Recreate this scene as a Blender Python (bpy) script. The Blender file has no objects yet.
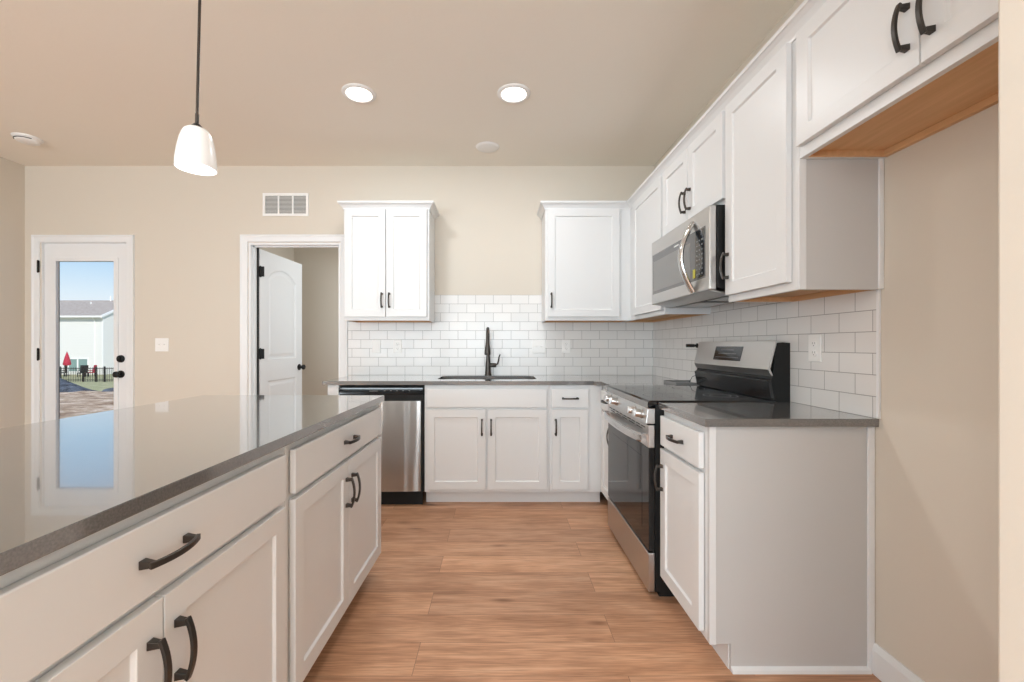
import bpy, bmesh, math, random
from mathutils import Vector, Matrix
random.seed(7)
PI = math.pi
SC = bpy.context.scene
COL = SC.collection

# ------------------------------------------------------------------ camera, sky, sun, window fill light, exposure
EYE = 1.176
cam_d = bpy.data.cameras.new('camera'); cam = bpy.data.objects.new('camera', cam_d); COL.objects.link(cam)
cam.location = (0, 0, EYE); cam.rotation_euler = (PI/2, 0, 0)
cam_d.sensor_width = 36; cam_d.lens = 433/1024*36
cam_d.shift_x = (512-499)/1024; cam_d.shift_y = (345-341)/1024
cam_d.clip_start = 0.05; cam_d.clip_end = 500
SC.camera = cam

W = bpy.data.worlds.new('world'); SC.world = W; W.use_nodes = True
nt = W.node_tree; nt.nodes.clear()
wo = nt.nodes.new('ShaderNodeOutputWorld'); wb = nt.nodes.new('ShaderNodeBackground')
tc = nt.nodes.new('ShaderNodeTexCoord'); sx = nt.nodes.new('ShaderNodeSeparateXYZ'); rp = nt.nodes.new('ShaderNodeValToRGB')
nt.links.new(tc.outputs['Generated'], sx.inputs[0]); nt.links.new(sx.outputs['Z'], rp.inputs[0])
nt.links.new(rp.outputs[0], wb.inputs[0]); nt.links.new(wb.outputs[0], wo.inputs[0])
r = rp.color_ramp
r.elements[0].position = 0.05; r.elements[0].color = (0.92, 0.96, 1.0, 1)
r.elements[1].position = 0.6; r.elements[1].color = (0.16, 0.36, 0.80, 1)
for p, c in ((0.09, (0.76, 0.89, 1.0, 1)), (0.15, (0.50, 0.74, 0.98, 1))):
    e = r.elements.new(p); e.color = c
wb.inputs['Strength'].default_value = 1.0

def light(name, kind, loc, rot, energy, color, **kw):
    l = bpy.data.lights.new(name, kind); o = bpy.data.objects.new(name, l); COL.objects.link(o)
    o.location = loc; o.rotation_euler = rot; l.energy = energy; l.color = color
    for k, v in kw.items(): setattr(l, k, v)
    return o
light('sun', 'SUN', (0, 0, 10), (math.radians(50), 0, math.radians(35)), 4.2, (1, 0.93, 0.84), angle=0.02)
# area lights added as fill at unseen windows, rear wall and left wall
FILL_RGB = (0.79, 0.915, 1.0)
UP = math.radians(22)      # tilts the added window fill lights up to brighten the ceiling
light('window_fill', 'AREA', (-2.75, -4.44, 1.35), (PI/2+UP*2.45, 0, 0), 195, FILL_RGB, shape='RECTANGLE', size=2.3, size_y=1.9)
light('window_fill', 'AREA', (-0.05, -4.44, 1.35), (PI/2+UP*2.45, 0, 0), 195, FILL_RGB, shape='RECTANGLE', size=2.3, size_y=1.9)
light('window_fill', 'AREA', (-4.08, -2.4, 1.35), (PI/2+UP*1.3, 0, -PI/2), 62, FILL_RGB, shape='RECTANGLE', size=2.6, size_y=1.8)
LAMP = (0.93, 0.97, 1.0)
LAMP_W = 8.0
PENDANT_W = 3.0
vs = SC.view_settings
SC.display_settings.display_device = 'sRGB'
vs.view_transform = 'Standard'; vs.look = 'None'; vs.exposure = 0.06; vs.gamma = 1.0; vs.use_curve_mapping = False
cy = SC.cycles
cy.use_denoising = True; cy.max_bounces = 12; cy.diffuse_bounces = 7; cy.glossy_bounces = 6; cy.transparent_max_bounces = 12
cy.sample_clamp_indirect = 6.0; cy.blur_glossy = 0.5; cy.caustics_reflective = False; cy.caustics_refractive = False

# ------------------------------------------------------------------ materials
def mat(name, col=(0.8, 0.8, 0.8), rough=0.5, metal=0.0, spec=0.5, emit=None, es=0.0, coat=0.0, ior=1.5):
    m = bpy.data.materials.new(name); m.use_nodes = True
    b = m.node_tree.nodes['Principled BSDF']
    b.inputs['Base Color'].default_value = (*col, 1); b.inputs['Roughness'].default_value = rough
    b.inputs['Metallic'].default_value = metal; b.inputs['Specular IOR Level'].default_value = spec
    b.inputs['Coat Weight'].default_value = coat; b.inputs['IOR'].default_value = ior
    if emit: b.inputs['Emission Color'].default_value = (*emit, 1); b.inputs['Emission Strength'].default_value = es
    return m
def N(m, t, **kw):
    n = m.node_tree.nodes.new(t)
    for k, v in kw.items(): setattr(n, k, v)
    return n
def L(m, a, b): m.node_tree.links.new(a, b)
def P(m): return m.node_tree.nodes['Principled BSDF']
def noise_bump(m, scale=60, strength=0.1, dist=0.002, stretch=(1, 1, 1), detail=4):
    t = N(m, 'ShaderNodeTexCoord'); mp = N(m, 'ShaderNodeMapping'); mp.inputs['Scale'].default_value = stretch
    n = N(m, 'ShaderNodeTexNoise'); n.inputs['Scale'].default_value = scale; n.inputs['Detail'].default_value = detail
    b = N(m, 'ShaderNodeBump'); b.inputs['Strength'].default_value = strength; b.inputs['Distance'].default_value = dist
    L(m, t.outputs['Object'], mp.inputs[0]); L(m, mp.outputs[0], n.inputs['Vector']); L(m, n.outputs['Fac'], b.inputs['Height'])
    L(m, b.outputs[0], P(m).inputs['Normal']); return n

M = {}
M['wall'] = mat('wall_paint', (0.665, 0.612, 0.535), 0.75, spec=0.25); noise_bump(M['wall'], 180, 0.12, 0.001)
M['ceiling'] = mat('ceiling_paint', (0.87, 0.83, 0.755), 0.85, spec=0.15); noise_bump(M['ceiling'], 45, 0.35, 0.002)
M['white'] = mat('cabinet_white', (0.728, 0.737, 0.742), 0.36, spec=0.4)
M['trimwhite'] = mat('trim_white', (0.79, 0.805, 0.82), 0.4)
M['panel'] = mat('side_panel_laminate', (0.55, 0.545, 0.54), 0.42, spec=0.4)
M['plastic'] = mat('white_plastic', (0.86, 0.86, 0.85), 0.35)
M['slot'] = mat('slot_grey', (0.25, 0.25, 0.25), 0.6)
M['bronze'] = mat('dark_bronze', (0.065, 0.057, 0.051), 0.34, metal=0.75)
M['black'] = mat('black_metal', (0.010, 0.010, 0.010), 0.42, spec=0.3)
M['blackgloss'] = mat('black_glass', (0.012, 0.012, 0.013), 0.06, spec=0.6)
M['ovenglass'] = mat('oven_glass', (0.010, 0.010, 0.010), 0.05, spec=0.28)
M['blackplastic'] = mat('black_plastic', (0.010, 0.010, 0.010), 0.5, spec=0.3)
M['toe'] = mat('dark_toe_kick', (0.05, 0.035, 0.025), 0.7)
M['seal_and_gap'] = mat('gasket_and_gap', (0.03, 0.03, 0.03), 0.7)  # also colours the shade strip beside the open interior door
M['chrome'] = mat('chrome', (0.60, 0.60, 0.60), 0.14, metal=1)
M['steel'] = mat('brushed_steel', (0.56, 0.55, 0.54), 0.3, metal=1)
noise_bump(M['steel'], 40, 0.12, 0.001, (1, 1, 30))
P(M['steel']).inputs['Anisotropic'].default_value = 0.5
M['steelv'] = mat('brushed_steel_vertical', (0.56, 0.56, 0.55), 0.26, metal=1)
noise_bump(M['steelv'], 5, 0.5, 0.03, (1.8, 1, 0.12), 1)
tg = N(M['steelv'], 'ShaderNodeTangent', direction_type='RADIAL', axis='Z'); L(M['steelv'], tg.outputs[0], P(M['steelv']).inputs['Tangent'])
P(M['steelv']).inputs['Anisotropic'].default_value = 0.75; P(M['steelv']).inputs['Anisotropic Rotation'].default_value = 0.25
M['sinksteel'] = mat('sink_steel', (0.70, 0.70, 0.69), 0.3, metal=1)
M['mwglass'] = mat('microwave_window', (0.13, 0.13, 0.13), 0.1, spec=0.6)
M['mwscreen'] = mat('microwave_screen', (0.22, 0.22, 0.215), 0.22, spec=0.5)
M['display'] = mat('display', (0.015, 0.017, 0.02), 0.08, spec=0.8)
M['button'] = mat('button_grey', (0.22, 0.22, 0.22), 0.5)
M['yellow'] = mat('yellow_tag', (0.72, 0.66, 0.10), 0.6)
M['shade'] = mat('pendant_glass', (0.8, 0.8, 0.79), 0.25, emit=(1, 0.985, 0.95), es=0.12)
M['lens'] = mat('lamp_lens', (0.9, 0.9, 0.9), 0.4, emit=(1, 0.97, 0.92), es=6)
M['red'] = mat('red_fabric', (0.42, 0.02, 0.05), 0.8)
M['ventgrey'] = mat('vent_back', (0.20, 0.20, 0.19), 0.8)

# quartz worktop
q = M['quartz'] = mat('grey_quartz', (0.15, 0.148, 0.146), 0.16, spec=0.6, coat=1.0)
P(q).inputs['Coat IOR'].default_value = 1.7; P(q).inputs['Coat Roughness'].default_value = 0.04
t = N(q, 'ShaderNodeTexCoord'); n = N(q, 'ShaderNodeTexNoise'); n.inputs['Scale'].default_value = 260; n.inputs['Detail'].default_value = 3
rr = N(q, 'ShaderNodeValToRGB'); rr.color_ramp.elements[0].position = 0.35; rr.color_ramp.elements[0].color = (0.128, 0.124, 0.120, 1)
rr.color_ramp.elements[1].position = 0.7; rr.color_ramp.elements[1].color = (0.178, 0.173, 0.168, 1)
L(q, t.outputs['Object'], n.inputs['Vector']); L(q, n.outputs['Fac'], rr.inputs[0]); L(q, rr.outputs[0], P(q).inputs['Base Color'])

# cabinet raw wood underside
w = M['wood'] = mat('birch_underside', (0.5, 0.3, 0.16), 0.55, spec=0.3)
t = N(w, 'ShaderNodeTexCoord'); mp = N(w, 'ShaderNodeMapping'); mp.inputs['Scale'].default_value = (1.5, 18, 18)
n = N(w, 'ShaderNodeTexNoise'); n.inputs['Scale'].default_value = 3; n.inputs['Detail'].default_value = 6
rr = N(w, 'ShaderNodeValToRGB'); rr.color_ramp.elements[0].color = (0.54, 0.32, 0.16, 1); rr.color_ramp.elements[1].color = (0.76, 0.49, 0.275, 1)
L(w, t.outputs['Object'], mp.inputs[0]); L(w, mp.outputs[0], n.inputs['Vector']); L(w, n.outputs['Fac'], rr.inputs[0]); L(w, rr.outputs[0], P(w).inputs['Base Color'])

# floor planks, running along X
f = M['floor'] = mat('oak_plank_floor', (0.5, 0.3, 0.2), 0.38, spec=0.35)
t = N(f, 'ShaderNodeTexCoord'); mp = N(f, 'ShaderNodeMapping'); mp.inputs['Location'].default_value = (0.31, 0.037, 0)
L(f, t.outputs['Object'], mp.inputs[0])
def brick(m, vec, bw, rh, mortar, c1, c2, cm, offset=0.5):
    b = N(m, 'ShaderNodeTexBrick'); b.offset = offset; b.offset_frequency = 2; b.squash = 1
    b.inputs['Scale'].default_value = 1; b.inputs['Brick Width'].default_value = bw; b.inputs['Row Height'].default_value = rh
    b.inputs['Mortar Size'].default_value = mortar; b.inputs['Mortar Smooth'].default_value = 0.15
    b.inputs['Color1'].default_value = (*c1, 1); b.inputs['Color2'].default_value = (*c2, 1); b.inputs['Mortar'].default_value = (*cm, 1)
    L(m, vec, b.inputs['Vector']); return b
bk = brick(f, mp.outputs[0], 1.22, 0.175, 0.0009, (0, 0, 0), (1, 1, 1), (0.5, 0.5, 0.5), 0.37)
# per-plank shift of the grain
vm = N(f, 'ShaderNodeVectorMath', operation='MULTIPLY_ADD'); vm.inputs[1].default_value = (13.1, 5.7, 3.3)
L(f, bk.outputs['Color'], vm.inputs[0]); L(f, mp.outputs[0], vm.inputs[2])
mp2 = N(f, 'ShaderNodeMapping'); mp2.inputs['Scale'].default_value = (0.9, 9, 1); L(f, vm.outputs[0], mp2.inputs[0])
n1 = N(f, 'ShaderNodeTexNoise'); n1.inputs['Scale'].default_value = 2.2; n1.inputs['Detail'].default_value = 8; n1.inputs['Distortion'].default_value = 0.7; n1.inputs['Roughness'].default_value = 0.62
L(f, mp2.outputs[0], n1.inputs['Vector'])
r1 = N(f, 'ShaderNodeValToRGB'); e = r1.color_ramp.elements
e[0].position = 0.28; e[0].color = (0.40, 0.21, 0.12, 1); e[1].position = 0.72; e[1].color = (0.69, 0.435, 0.285, 1)
x = r1.color_ramp.elements.new(0.5); x.color = (0.60, 0.342, 0.208, 1)
L(f, n1.outputs['Fac'], r1.inputs[0])
# fine pores over the broad grain
mp4 = N(f, 'ShaderNodeMapping'); mp4.inputs['Scale'].default_value = (4, 90, 1); L(f, vm.outputs[0], mp4.inputs[0])
n2 = N(f, 'ShaderNodeTexNoise'); n2.inputs['Scale'].default_value = 2.0; n2.inputs['Detail'].default_value = 5; L(f, mp4.outputs[0], n2.inputs['Vector'])
mp5 = N(f, 'ShaderNodeMapping'); mp5.inputs['Scale'].default_value = (1.6, 4, 1); L(f, vm.outputs[0], mp5.inputs[0])
n3 = N(f, 'ShaderNodeTexNoise'); n3.inputs['Scale'].default_value = 1.6; n3.inputs['Detail'].default_value = 3; L(f, mp5.outputs[0], n3.inputs['Vector'])
r4 = N(f, 'ShaderNodeValToRGB'); r4.color_ramp.elements[0].position = 0.3; r4.color_ramp.elements[0].color = (0.70, 0.66, 0.62, 1); r4.color_ramp.elements[1].position = 0.62; r4.color_ramp.elements[1].color = (1.06, 1.06, 1.06, 1); L(f, n2.outputs['Fac'], r4.inputs[0])
r5 = N(f, 'ShaderNodeValToRGB'); r5.color_ramp.elements[0].position = 0.3; r5.color_ramp.elements[0].color = (0.84, 0.80, 0.76, 1); r5.color_ramp.elements[1].position = 0.55; r5.color_ramp.elements[1].color = (1.04, 1.04, 1.04, 1); L(f, n3.outputs['Fac'], r5.inputs[0])
m4 = N(f, 'ShaderNodeMix', data_type='RGBA', blend_type='MULTIPLY'); m4.inputs[0].default_value = 1; L(f, r1.outputs[0], m4.inputs[6]); L(f, r4.outputs[0], m4.inputs[7])
m5 = N(f, 'ShaderNodeMix', data_type='RGBA', blend_type='MULTIPLY'); m5.inputs[0].default_value = 1; L(f, m4.outputs[2], m5.inputs[6]); L(f, r5.outputs[0], m5.inputs[7])
# knots
mp3 = N(f, 'ShaderNodeMapping'); mp3.inputs['Scale'].default_value = (2.0, 6.5, 1); L(f, vm.outputs[0], mp3.inputs[0])
vo = N(f, 'ShaderNodeTexVoronoi'); vo.inputs['Scale'].default_value = 1.0; L(f, mp3.outputs[0], vo.inputs['Vector'])
r2 = N(f, 'ShaderNodeValToRGB'); r2.color_ramp.elements[0].position = 0.02; r2.color_ramp.elements[0].color = (0.38, 0.30, 0.25, 1); r2.color_ramp.elements[1].position = 0.14; r2.color_ramp.elements[1].color = (1, 1, 1, 1)
L(f, vo.outputs['Distance'], r2.inputs[0])
mx = N(f, 'ShaderNodeMix', data_type='RGBA', blend_type='MULTIPLY'); mx.inputs[0].default_value = 0.85
L(f, m5.outputs[2], mx.inputs[6]); L(f, r2.outputs[0], mx.inputs[7])
r3 = N(f, 'ShaderNodeValToRGB'); r3.color_ramp.elements[0].color = (0.88, 0.86, 0.86, 1); r3.color_ramp.elements[1].color = (1.12, 1.10, 1.08, 1)
L(f, bk.outputs['Color'], r3.inputs[0])
mx2 = N(f, 'ShaderNodeMix', data_type='RGBA', blend_type='MULTIPLY'); mx2.inputs[0].default_value = 1
L(f, mx.outputs[2], mx2.inputs[6]); L(f, r3.outputs[0], mx2.inputs[7])
mx3 = N(f, 'ShaderNodeMix', data_type='RGBA', blend_type='MIX'); mx3.inputs[7].default_value = (0.12, 0.06, 0.035, 1)
ms = N(f, 'ShaderNodeMath', operation='MULTIPLY'); ms.inputs[1].default_value = 0.85
L(f, bk.outputs['Fac'], ms.inputs[0]); L(f, ms.outputs[0], mx3.inputs[0]); L(f, mx2.outputs[2], mx3.inputs[6]); L(f, mx3.outputs[2], P(f).inputs['Base Color'])
bp = N(f, 'ShaderNodeBump'); bp.inputs['Strength'].default_value = 0.15; bp.inputs['Distance'].default_value = 0.002
L(f, n1.outputs['Fac'], bp.inputs['Height']); L(f, bp.outputs[0], P(f).inputs['Normal'])

# subway tile; u axis picked per wall
def tile_mat(name, axis, u0):
    m = mat(name, (0.8, 0.8, 0.8), 0.14, spec=0.36)
    t = N(m, 'ShaderNodeTexCoord'); s = N(m, 'ShaderNodeSeparateXYZ'); L(m, t.outputs['Object'], s.inputs[0])
    c = N(m, 'ShaderNodeCombineXYZ'); a = N(m, 'ShaderNodeMath', operation='SUBTRACT'); a.inputs[1].default_value = u0
    L(m, s.outputs[axis], a.inputs[0]); L(m, a.outputs[0], c.inputs[0])
    z = N(m, 'ShaderNodeMath', operation='SUBTRACT'); z.inputs[1].default_value = 0.914-0.0775; L(m, s.outputs['Z'], z.inputs[0]); L(m, z.outputs[0], c.inputs[1])
    b = brick(m, c.outputs[0], 0.154, 0.0775, 0.0014, (0.78, 0.772, 0.76), (0.74, 0.732, 0.72), (0.30, 0.295, 0.29))
    L(m, b.outputs['Color'], P(m).inputs['Base Color'])
    iv = N(m, 'ShaderNodeMath', operation='SUBTRACT'); iv.inputs[0].default_value = 1; L(m, b.outputs['Fac'], iv.inputs[1])
    n = N(m, 'ShaderNodeTexNoise'); n.inputs['Scale'].default_value = 14; L(m, t.outputs['Object'], n.inputs['Vector'])
    ad = N(m, 'ShaderNodeMath', operation='MULTIPLY_ADD'); ad.inputs[1].default_value = 0.35; L(m, n.outputs['Fac'], ad.inputs[0]); L(m, iv.outputs[0], ad.inputs[2])
    bp = N(m, 'ShaderNodeBump'); bp.inputs['Strength'].default_value = 0.35; bp.inputs['Distance'].default_value = 0.0015
    L(m, ad.outputs[0], bp.inputs['Height']); L(m, bp.outputs[0], P(m).inputs['Normal'])
    rg = N(m, 'ShaderNodeMath', operation='MULTIPLY_ADD'); rg.inputs[1].default_value = 0.5; rg.inputs[2].default_value = 0.2
    L(m, b.outputs['Fac'], rg.inputs[0]); L(m, rg.outputs[0], P(m).inputs['Roughness'])
    return m
M['tile_back'] = tile_mat('subway_tile_back', 'X', -0.819)
M['tile_right'] = tile_mat('subway_tile_right', 'Y', 1.864)

# window glass: clear with a Fresnel reflection
def glass_mat(name, tint=(0.97, 0.98, 0.98)):
    m = bpy.data.materials.new(name); m.use_nodes = True; m.node_tree.nodes.clear()
    o = N(m, 'ShaderNodeOutputMaterial'); tr = N(m, 'ShaderNodeBsdfTransparent'); gl = N(m, 'ShaderNodeBsdfGlossy'); fr = N(m, 'ShaderNodeFresnel'); mi = N(m, 'ShaderNodeMixShader')
    tr.inputs[0].default_value = (*tint, 1); gl.inputs['Roughness'].default_value = 0.0; fr.inputs[0].default_value = 1.45
    ge = N(m, 'ShaderNodeNewGeometry'); k1 = N(m, 'ShaderNodeMath', operation='SUBTRACT'); k1.inputs[0].default_value = 1; k2 = N(m, 'ShaderNodeMath', operation='MULTIPLY')
    L(m, ge.outputs['Backfacing'], k1.inputs[1]); L(m, k1.outputs[0], k2.inputs[0]); L(m, fr.outputs[0], k2.inputs[1]); L(m, k2.outputs[0], mi.inputs[0]); L(m, tr.outputs[0], mi.inputs[1]); L(m, gl.outputs[0], mi.inputs[2]); L(m, mi.outputs[0], o.inputs[0]); return m
M['glass'] = glass_mat('window_glass')

# outdoor materials
def ramp_mat(name, c0, c1, scale, rough=0.9, p0=0.35, p1=0.65, stretch=(1, 1, 1), extra=None):
    m = mat(name, c0, rough, spec=0.1)
    t = N(m, 'ShaderNodeTexCoord'); mp = N(m, 'ShaderNodeMapping'); mp.inputs['Scale'].default_value = stretch
    n = N(m, 'ShaderNodeTexNoise'); n.inputs['Scale'].default_value = scale; n.inputs['Detail'].default_value = 8; n.inputs['Roughness'].default_value = 0.7
    r = N(m, 'ShaderNodeValToRGB'); r.color_ramp.elements[0].position = p0; r.color_ramp.elements[0].color = (*c0, 1); r.color_ramp.elements[1].position = p1; r.color_ramp.elements[1].color = (*c1, 1)
    if extra: x = r.color_ramp.elements.new(extra[0]); x.color = (*extra[1], 1)
    L(m, t.outputs['Object'], mp.inputs[0]); L(m, mp.outputs[0], n.inputs['Vector']); L(m, n.outputs['Fac'], r.inputs[0]); L(m, r.outputs[0], P(m).inputs['Base Color'])
    bp = N(m, 'ShaderNodeBump'); bp.inputs['Distance'].default_value = 0.1; L(m, n.outputs['Fac'], bp.inputs['Height']); L(m, bp.outputs[0], P(m).inputs['Normal'])
    return m
M['dirt'] = ramp_mat('bare_dirt', (0.22, 0.13, 0.075), (0.78, 0.62, 0.46), 2.2, stretch=(0.9, 1.1, 1), extra=(0.5, (0.50, 0.35, 0.23)))
M['grass'] = ramp_mat('dry_lawn', (0.30, 0.31, 0.14), (0.52, 0.47, 0.28), 2.0)
M['shingle'] = ramp_mat('roof_shingles', (0.33, 0.285, 0.25), (0.47, 0.42, 0.37), 3.0, stretch=(1, 1, 4))
M['tarp'] = ramp_mat('silt_fabric', (0.03, 0.034, 0.04), (0.16, 0.18, 0.21), 2.5)
sd = M['siding'] = mat('lap_siding', (0.80, 0.80, 0.78), 0.6)
t = N(sd, 'ShaderNodeTexCoord'); s = N(sd, 'ShaderNodeSeparateXYZ'); mm = N(sd, 'ShaderNodeMath', operation='MULTIPLY'); mm.inputs[1].default_value = 1/0.2
fr = N(sd, 'ShaderNodeMath', operation='FRACT'); bp = N(sd, 'ShaderNodeBump'); bp.inputs['Distance'].default_value = 0.03; bp.inputs['Strength'].default_value = 0.6
L(sd, t.outputs['Object'], s.inputs[0]); L(sd, s.outputs['Z'], mm.inputs[0]); L(sd, mm.outputs[0], fr.inputs[0]); L(sd, fr.outputs[0], bp.inputs['Height']); L(sd, bp.outputs[0], P(sd).inputs['Normal'])
M['outglass'] = mat('house_window_glass', (0.22, 0.33, 0.32), 0.1, spec=0.6)
M['deckwood'] = mat('grey_patio_stone', (0.45, 0.44, 0.42), 0.9)

# ------------------------------------------------------------------ mesh helpers
class MB:
    def __init__(s): s.bm = bmesh.new()
    def box(s, x0, x1, y0, y1, z0, z1, mi=0):
        v = [s.bm.verts.new(p) for p in ((x0,y0,z0),(x1,y0,z0),(x1,y1,z0),(x0,y1,z0),(x0,y0,z1),(x1,y0,z1),(x1,y1,z1),(x0,y1,z1))]
        for f in ((0,3,2,1),(4,5,6,7),(0,1,5,4),(1,2,6,5),(2,3,7,6),(3,0,4,7)):
            fc = s.bm.faces.new([v[i] for i in f]); fc.material_index = mi
        return s
    def prism(s, pts, a0, a1, plane='XY', mi=0):
        """polygon pts in plane, extruded along the remaining axis from a0 to a1"""
        def mk(p, a):
            return {'XY': (p[0], p[1], a), 'XZ': (p[0], a, p[1]), 'YZ': (a, p[0], p[1])}[plane]
        lo = [s.bm.verts.new(mk(p, a0)) for p in pts]; hi = [s.bm.verts.new(mk(p, a1)) for p in pts]
        fs = [s.bm.faces.new(lo), s.bm.faces.new(hi)]
        k = len(pts)
        for i in range(k): fs.append(s.bm.faces.new([lo[i], lo[(i+1) % k], hi[(i+1) % k], hi[i]]))
        for fc in fs: fc.material_index = mi
        return s
    def lathe(s, prof, c=(0, 0, 0), axis='Z', n=32, mi=0):
        """prof: (radius, height) list"""
        rings = []
        for r_, h in prof:
            ring = []
            for i in range(n):
                a = 2*PI*i/n; u, v = r_*math.cos(a), r_*math.sin(a)
                p = {'Z': (u, v, h), 'Y': (u, h, v), 'X': (h, u, v)}[axis]
                ring.append(s.bm.verts.new((c[0]+p[0], c[1]+p[1], c[2]+p[2])) if r_ > 1e-6 or i == 0 else ring[0])
            rings.append(ring)
        for a, b in zip(rings[:-1], rings[1:]):
            for i in range(n):
                vs_ = [a[i], a[(i+1) % n], b[(i+1) % n], b[i]]
                u = []
                for v in vs_:
                    if v not in u: u.append(v)
                if len(u) > 2:
                    fc = s.bm.faces.new(u); fc.material_index = mi
        for ring in (rings[0], rings[-1]):
            if ring[0] is not ring[1]:
                fc = s.bm.faces.new(ring); fc.material_index = mi
        return s
    def sweep(s, path, sec, closed=False, mi=0, up=(0, 0, 1)):
        """section sec (list of (a,b)) swept along 3-D path; a along side, b along up-ish"""
        pts = [Vector(p) for p in path]; rings = []
        for i, p in enumerate(pts):
            d = (pts[min(i+1, len(pts)-1)] - pts[max(i-1, 0)]).normalized()
            side = d.cross(Vector(up))
            if side.length < 1e-4: side = d.cross(Vector((1, 0, 0)))
            side.normalize(); u = side.cross(d).normalized()
            sc = sec(i/(len(pts)-1)) if callable(sec) else sec
            rings.append([s.bm.verts.new(p + side*a + u*b) for a, b in sc])
        k = len(rings[0])
        for a, b in zip(rings[:-1], rings[1:]):
            for i in range(k):
                fc = s.bm.faces.new([a[i], a[(i+1) % k], b[(i+1) % k], b[i]]); fc.material_index = mi
        for ring in (rings[0], rings[-1]): s.bm.faces.new(ring).material_index = mi
        return s
    def tube(s, path, r, n=12, mi=0, up=(0, 0, 1)):
        rr = r if callable(r) else (lambda t: r)
        return s.sweep(path, lambda t: [(rr(t)*math.cos(2*PI*i/n), rr(t)*math.sin(2*PI*i/n)) for i in range(n)], mi=mi, up=up)
    def door(s, x0, x1, z0, z1, t=0.02, rail=0.057, dep=0.009, y=0.0):
        """shaker front: back on plane y, face at y-t, recessed field"""
        def rect(i, yy): return [s.bm.verts.new(p) for p in ((x0+i, yy, z0+i), (x1-i, yy, z0+i), (x1-i, yy, z1-i), (x0+i, yy, z1-i))]
        A = [rect(0, y), rect(0, y-t), rect(rail, y-t), rect(rail+0.004, y-t+dep)]
        s.bm.faces.new(A[0])
        for a, b in zip(A[:-1], A[1:]):
            for i in range(4): s.bm.faces.new([a[i], a[(i+1) % 4], b[(i+1) % 4], b[i]])
        s.bm.faces.new(A[3]); return s
    def build(s, name, ms, parent=None, loc=None, rotz=0, bevel=0.0, seg=2, smooth=False):
        bmesh.ops.recalc_face_normals(s.bm, faces=s.bm.faces)
        me = bpy.data.meshes.new(name); s.bm.to_mesh(me); s.bm.free()
        for m_ in (ms if isinstance(ms, (list, tuple)) else [ms]): me.materials.append(m_)
        o = bpy.data.objects.new(name, me); COL.objects.link(o)
        if loc: o.location = loc
        o.rotation_euler.z = rotz
        if parent: o.parent = parent
        if bevel:
            b = o.modifiers.new('bevel', 'BEVEL'); b.width = bevel; b.segments = seg; b.limit_method = 'ANGLE'; b.angle_limit = math.radians(40)
        if smooth:
            for p in me.polygons: p.use_smooth = True
            me.set_sharp_from_angle(angle=math.radians(38))
        return o

def tag(o, label, cat, group=None, kind=None):
    o['label'] = label; o['category'] = cat
    if group: o['group'] = group
    if kind: o['kind'] = kind
    return o
def empty(name, loc, rz=0):
    o = bpy.data.objects.new(name, None); COL.objects.link(o); o.location = loc; o.rotation_euler.z = rz; o.empty_display_size = 0.1
    return o
def struct(o, label=None):
    o['kind'] = 'structure'
    if label: o['label'] = label
    return o
def copy_tree(o, parent=None):
    c = o.copy(); COL.objects.link(c)
    if parent: c.parent = parent
    for ch in list(o.children): copy_tree(ch, c)
    return c

# ------------------------------------------------------------------ room shell
XR, XL, YB, YR, ZC = 1.351, -4.14, 3.78, -4.5, 2.74
WT = 0.115
D1 = (-3.995, -3.24, 2.072)          # patio door opening
D2 = (-2.187, -1.383, 2.07)         # interior door opening
b = MB(); b.box(XL-0.15, XR+0.15, YR-0.15, YB+WT, -0.1, 0); b.box(-2.75, -0.5, YB+WT, 5.7, -0.1, 0); struct(b.build('floor', M['floor']))
b = MB(); b.box(XL-0.15, XR+0.15, YR-0.15, YB+WT, ZC, ZC+0.12); b.box(-2.75, -0.5, YB+WT, 5.7, ZC, ZC+0.12); struct(b.build('ceiling', M['ceiling']))
b = MB()
b.box(XL, D1[0], YB, YB+WT, 0, ZC); b.box(D1[0], D1[1], YB, YB+WT, D1[2], ZC); b.box(D1[1], D2[0], YB, YB+WT, 0, ZC)
b.box(D2[0], D2[1], YB, YB+WT, D2[2], ZC); b.box(D2[1], XR, YB, YB+WT, 0, ZC)
bmesh.ops.remove_doubles(b.bm, verts=b.bm.verts, dist=1e-5)
struct(b.build('wall_back', M['wall']))
b = MB(); ly0, ly1, lz0, lz1 = -3.75, -1.05, 0.45, 2.25
b.box(XL-0.12, XL, YR, ly0, 0, ZC); b.box(XL-0.12, XL, ly1, YB+WT, 0, ZC); b.box(XL-0.12, XL, ly0, ly1, 0, lz0); b.box(XL-0.12, XL, ly0, ly1, lz1, ZC)
bmesh.ops.remove_doubles(b.bm, verts=b.bm.verts, dist=1e-5)
struct(b.build('wall_left', M['wall']))
w_ = struct(empty('window_3', (XL, (ly0+ly1)/2, lz0))); fb = MB(); h = (ly1-ly0)/2; hz_ = lz1-lz0  # unseen window, added for the left fill light
fb.box(0, 0.018, -h-0.07, -h, -0.07, hz_+0.07); fb.box(0, 0.018, h, h+0.07, -0.07, hz_+0.07); fb.box(0, 0.018, -h, h, hz_, hz_+0.07); fb.box(0, 0.03, -h, h, -0.07, 0)
fb.box(-0.08, -0.05, -0.02, 0.02, 0, hz_); fb.build('window_frame', M['trimwhite'], w_)
WIN3 = (w_, h, hz_)
b = MB(); b.box(XR, XR+0.12, YR, YB+WT, 0, ZC); struct(b.build('wall_right', M['wall']))
STUB_Y0, STUB_Y1, STUB_X = 0.485, 0.603, 0.693
b = MB(); b.box(STUB_X, XR, STUB_Y0, STUB_Y1, 0, ZC); struct(b.build('wall_stub', M['wall'], bevel=0.004))
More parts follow.
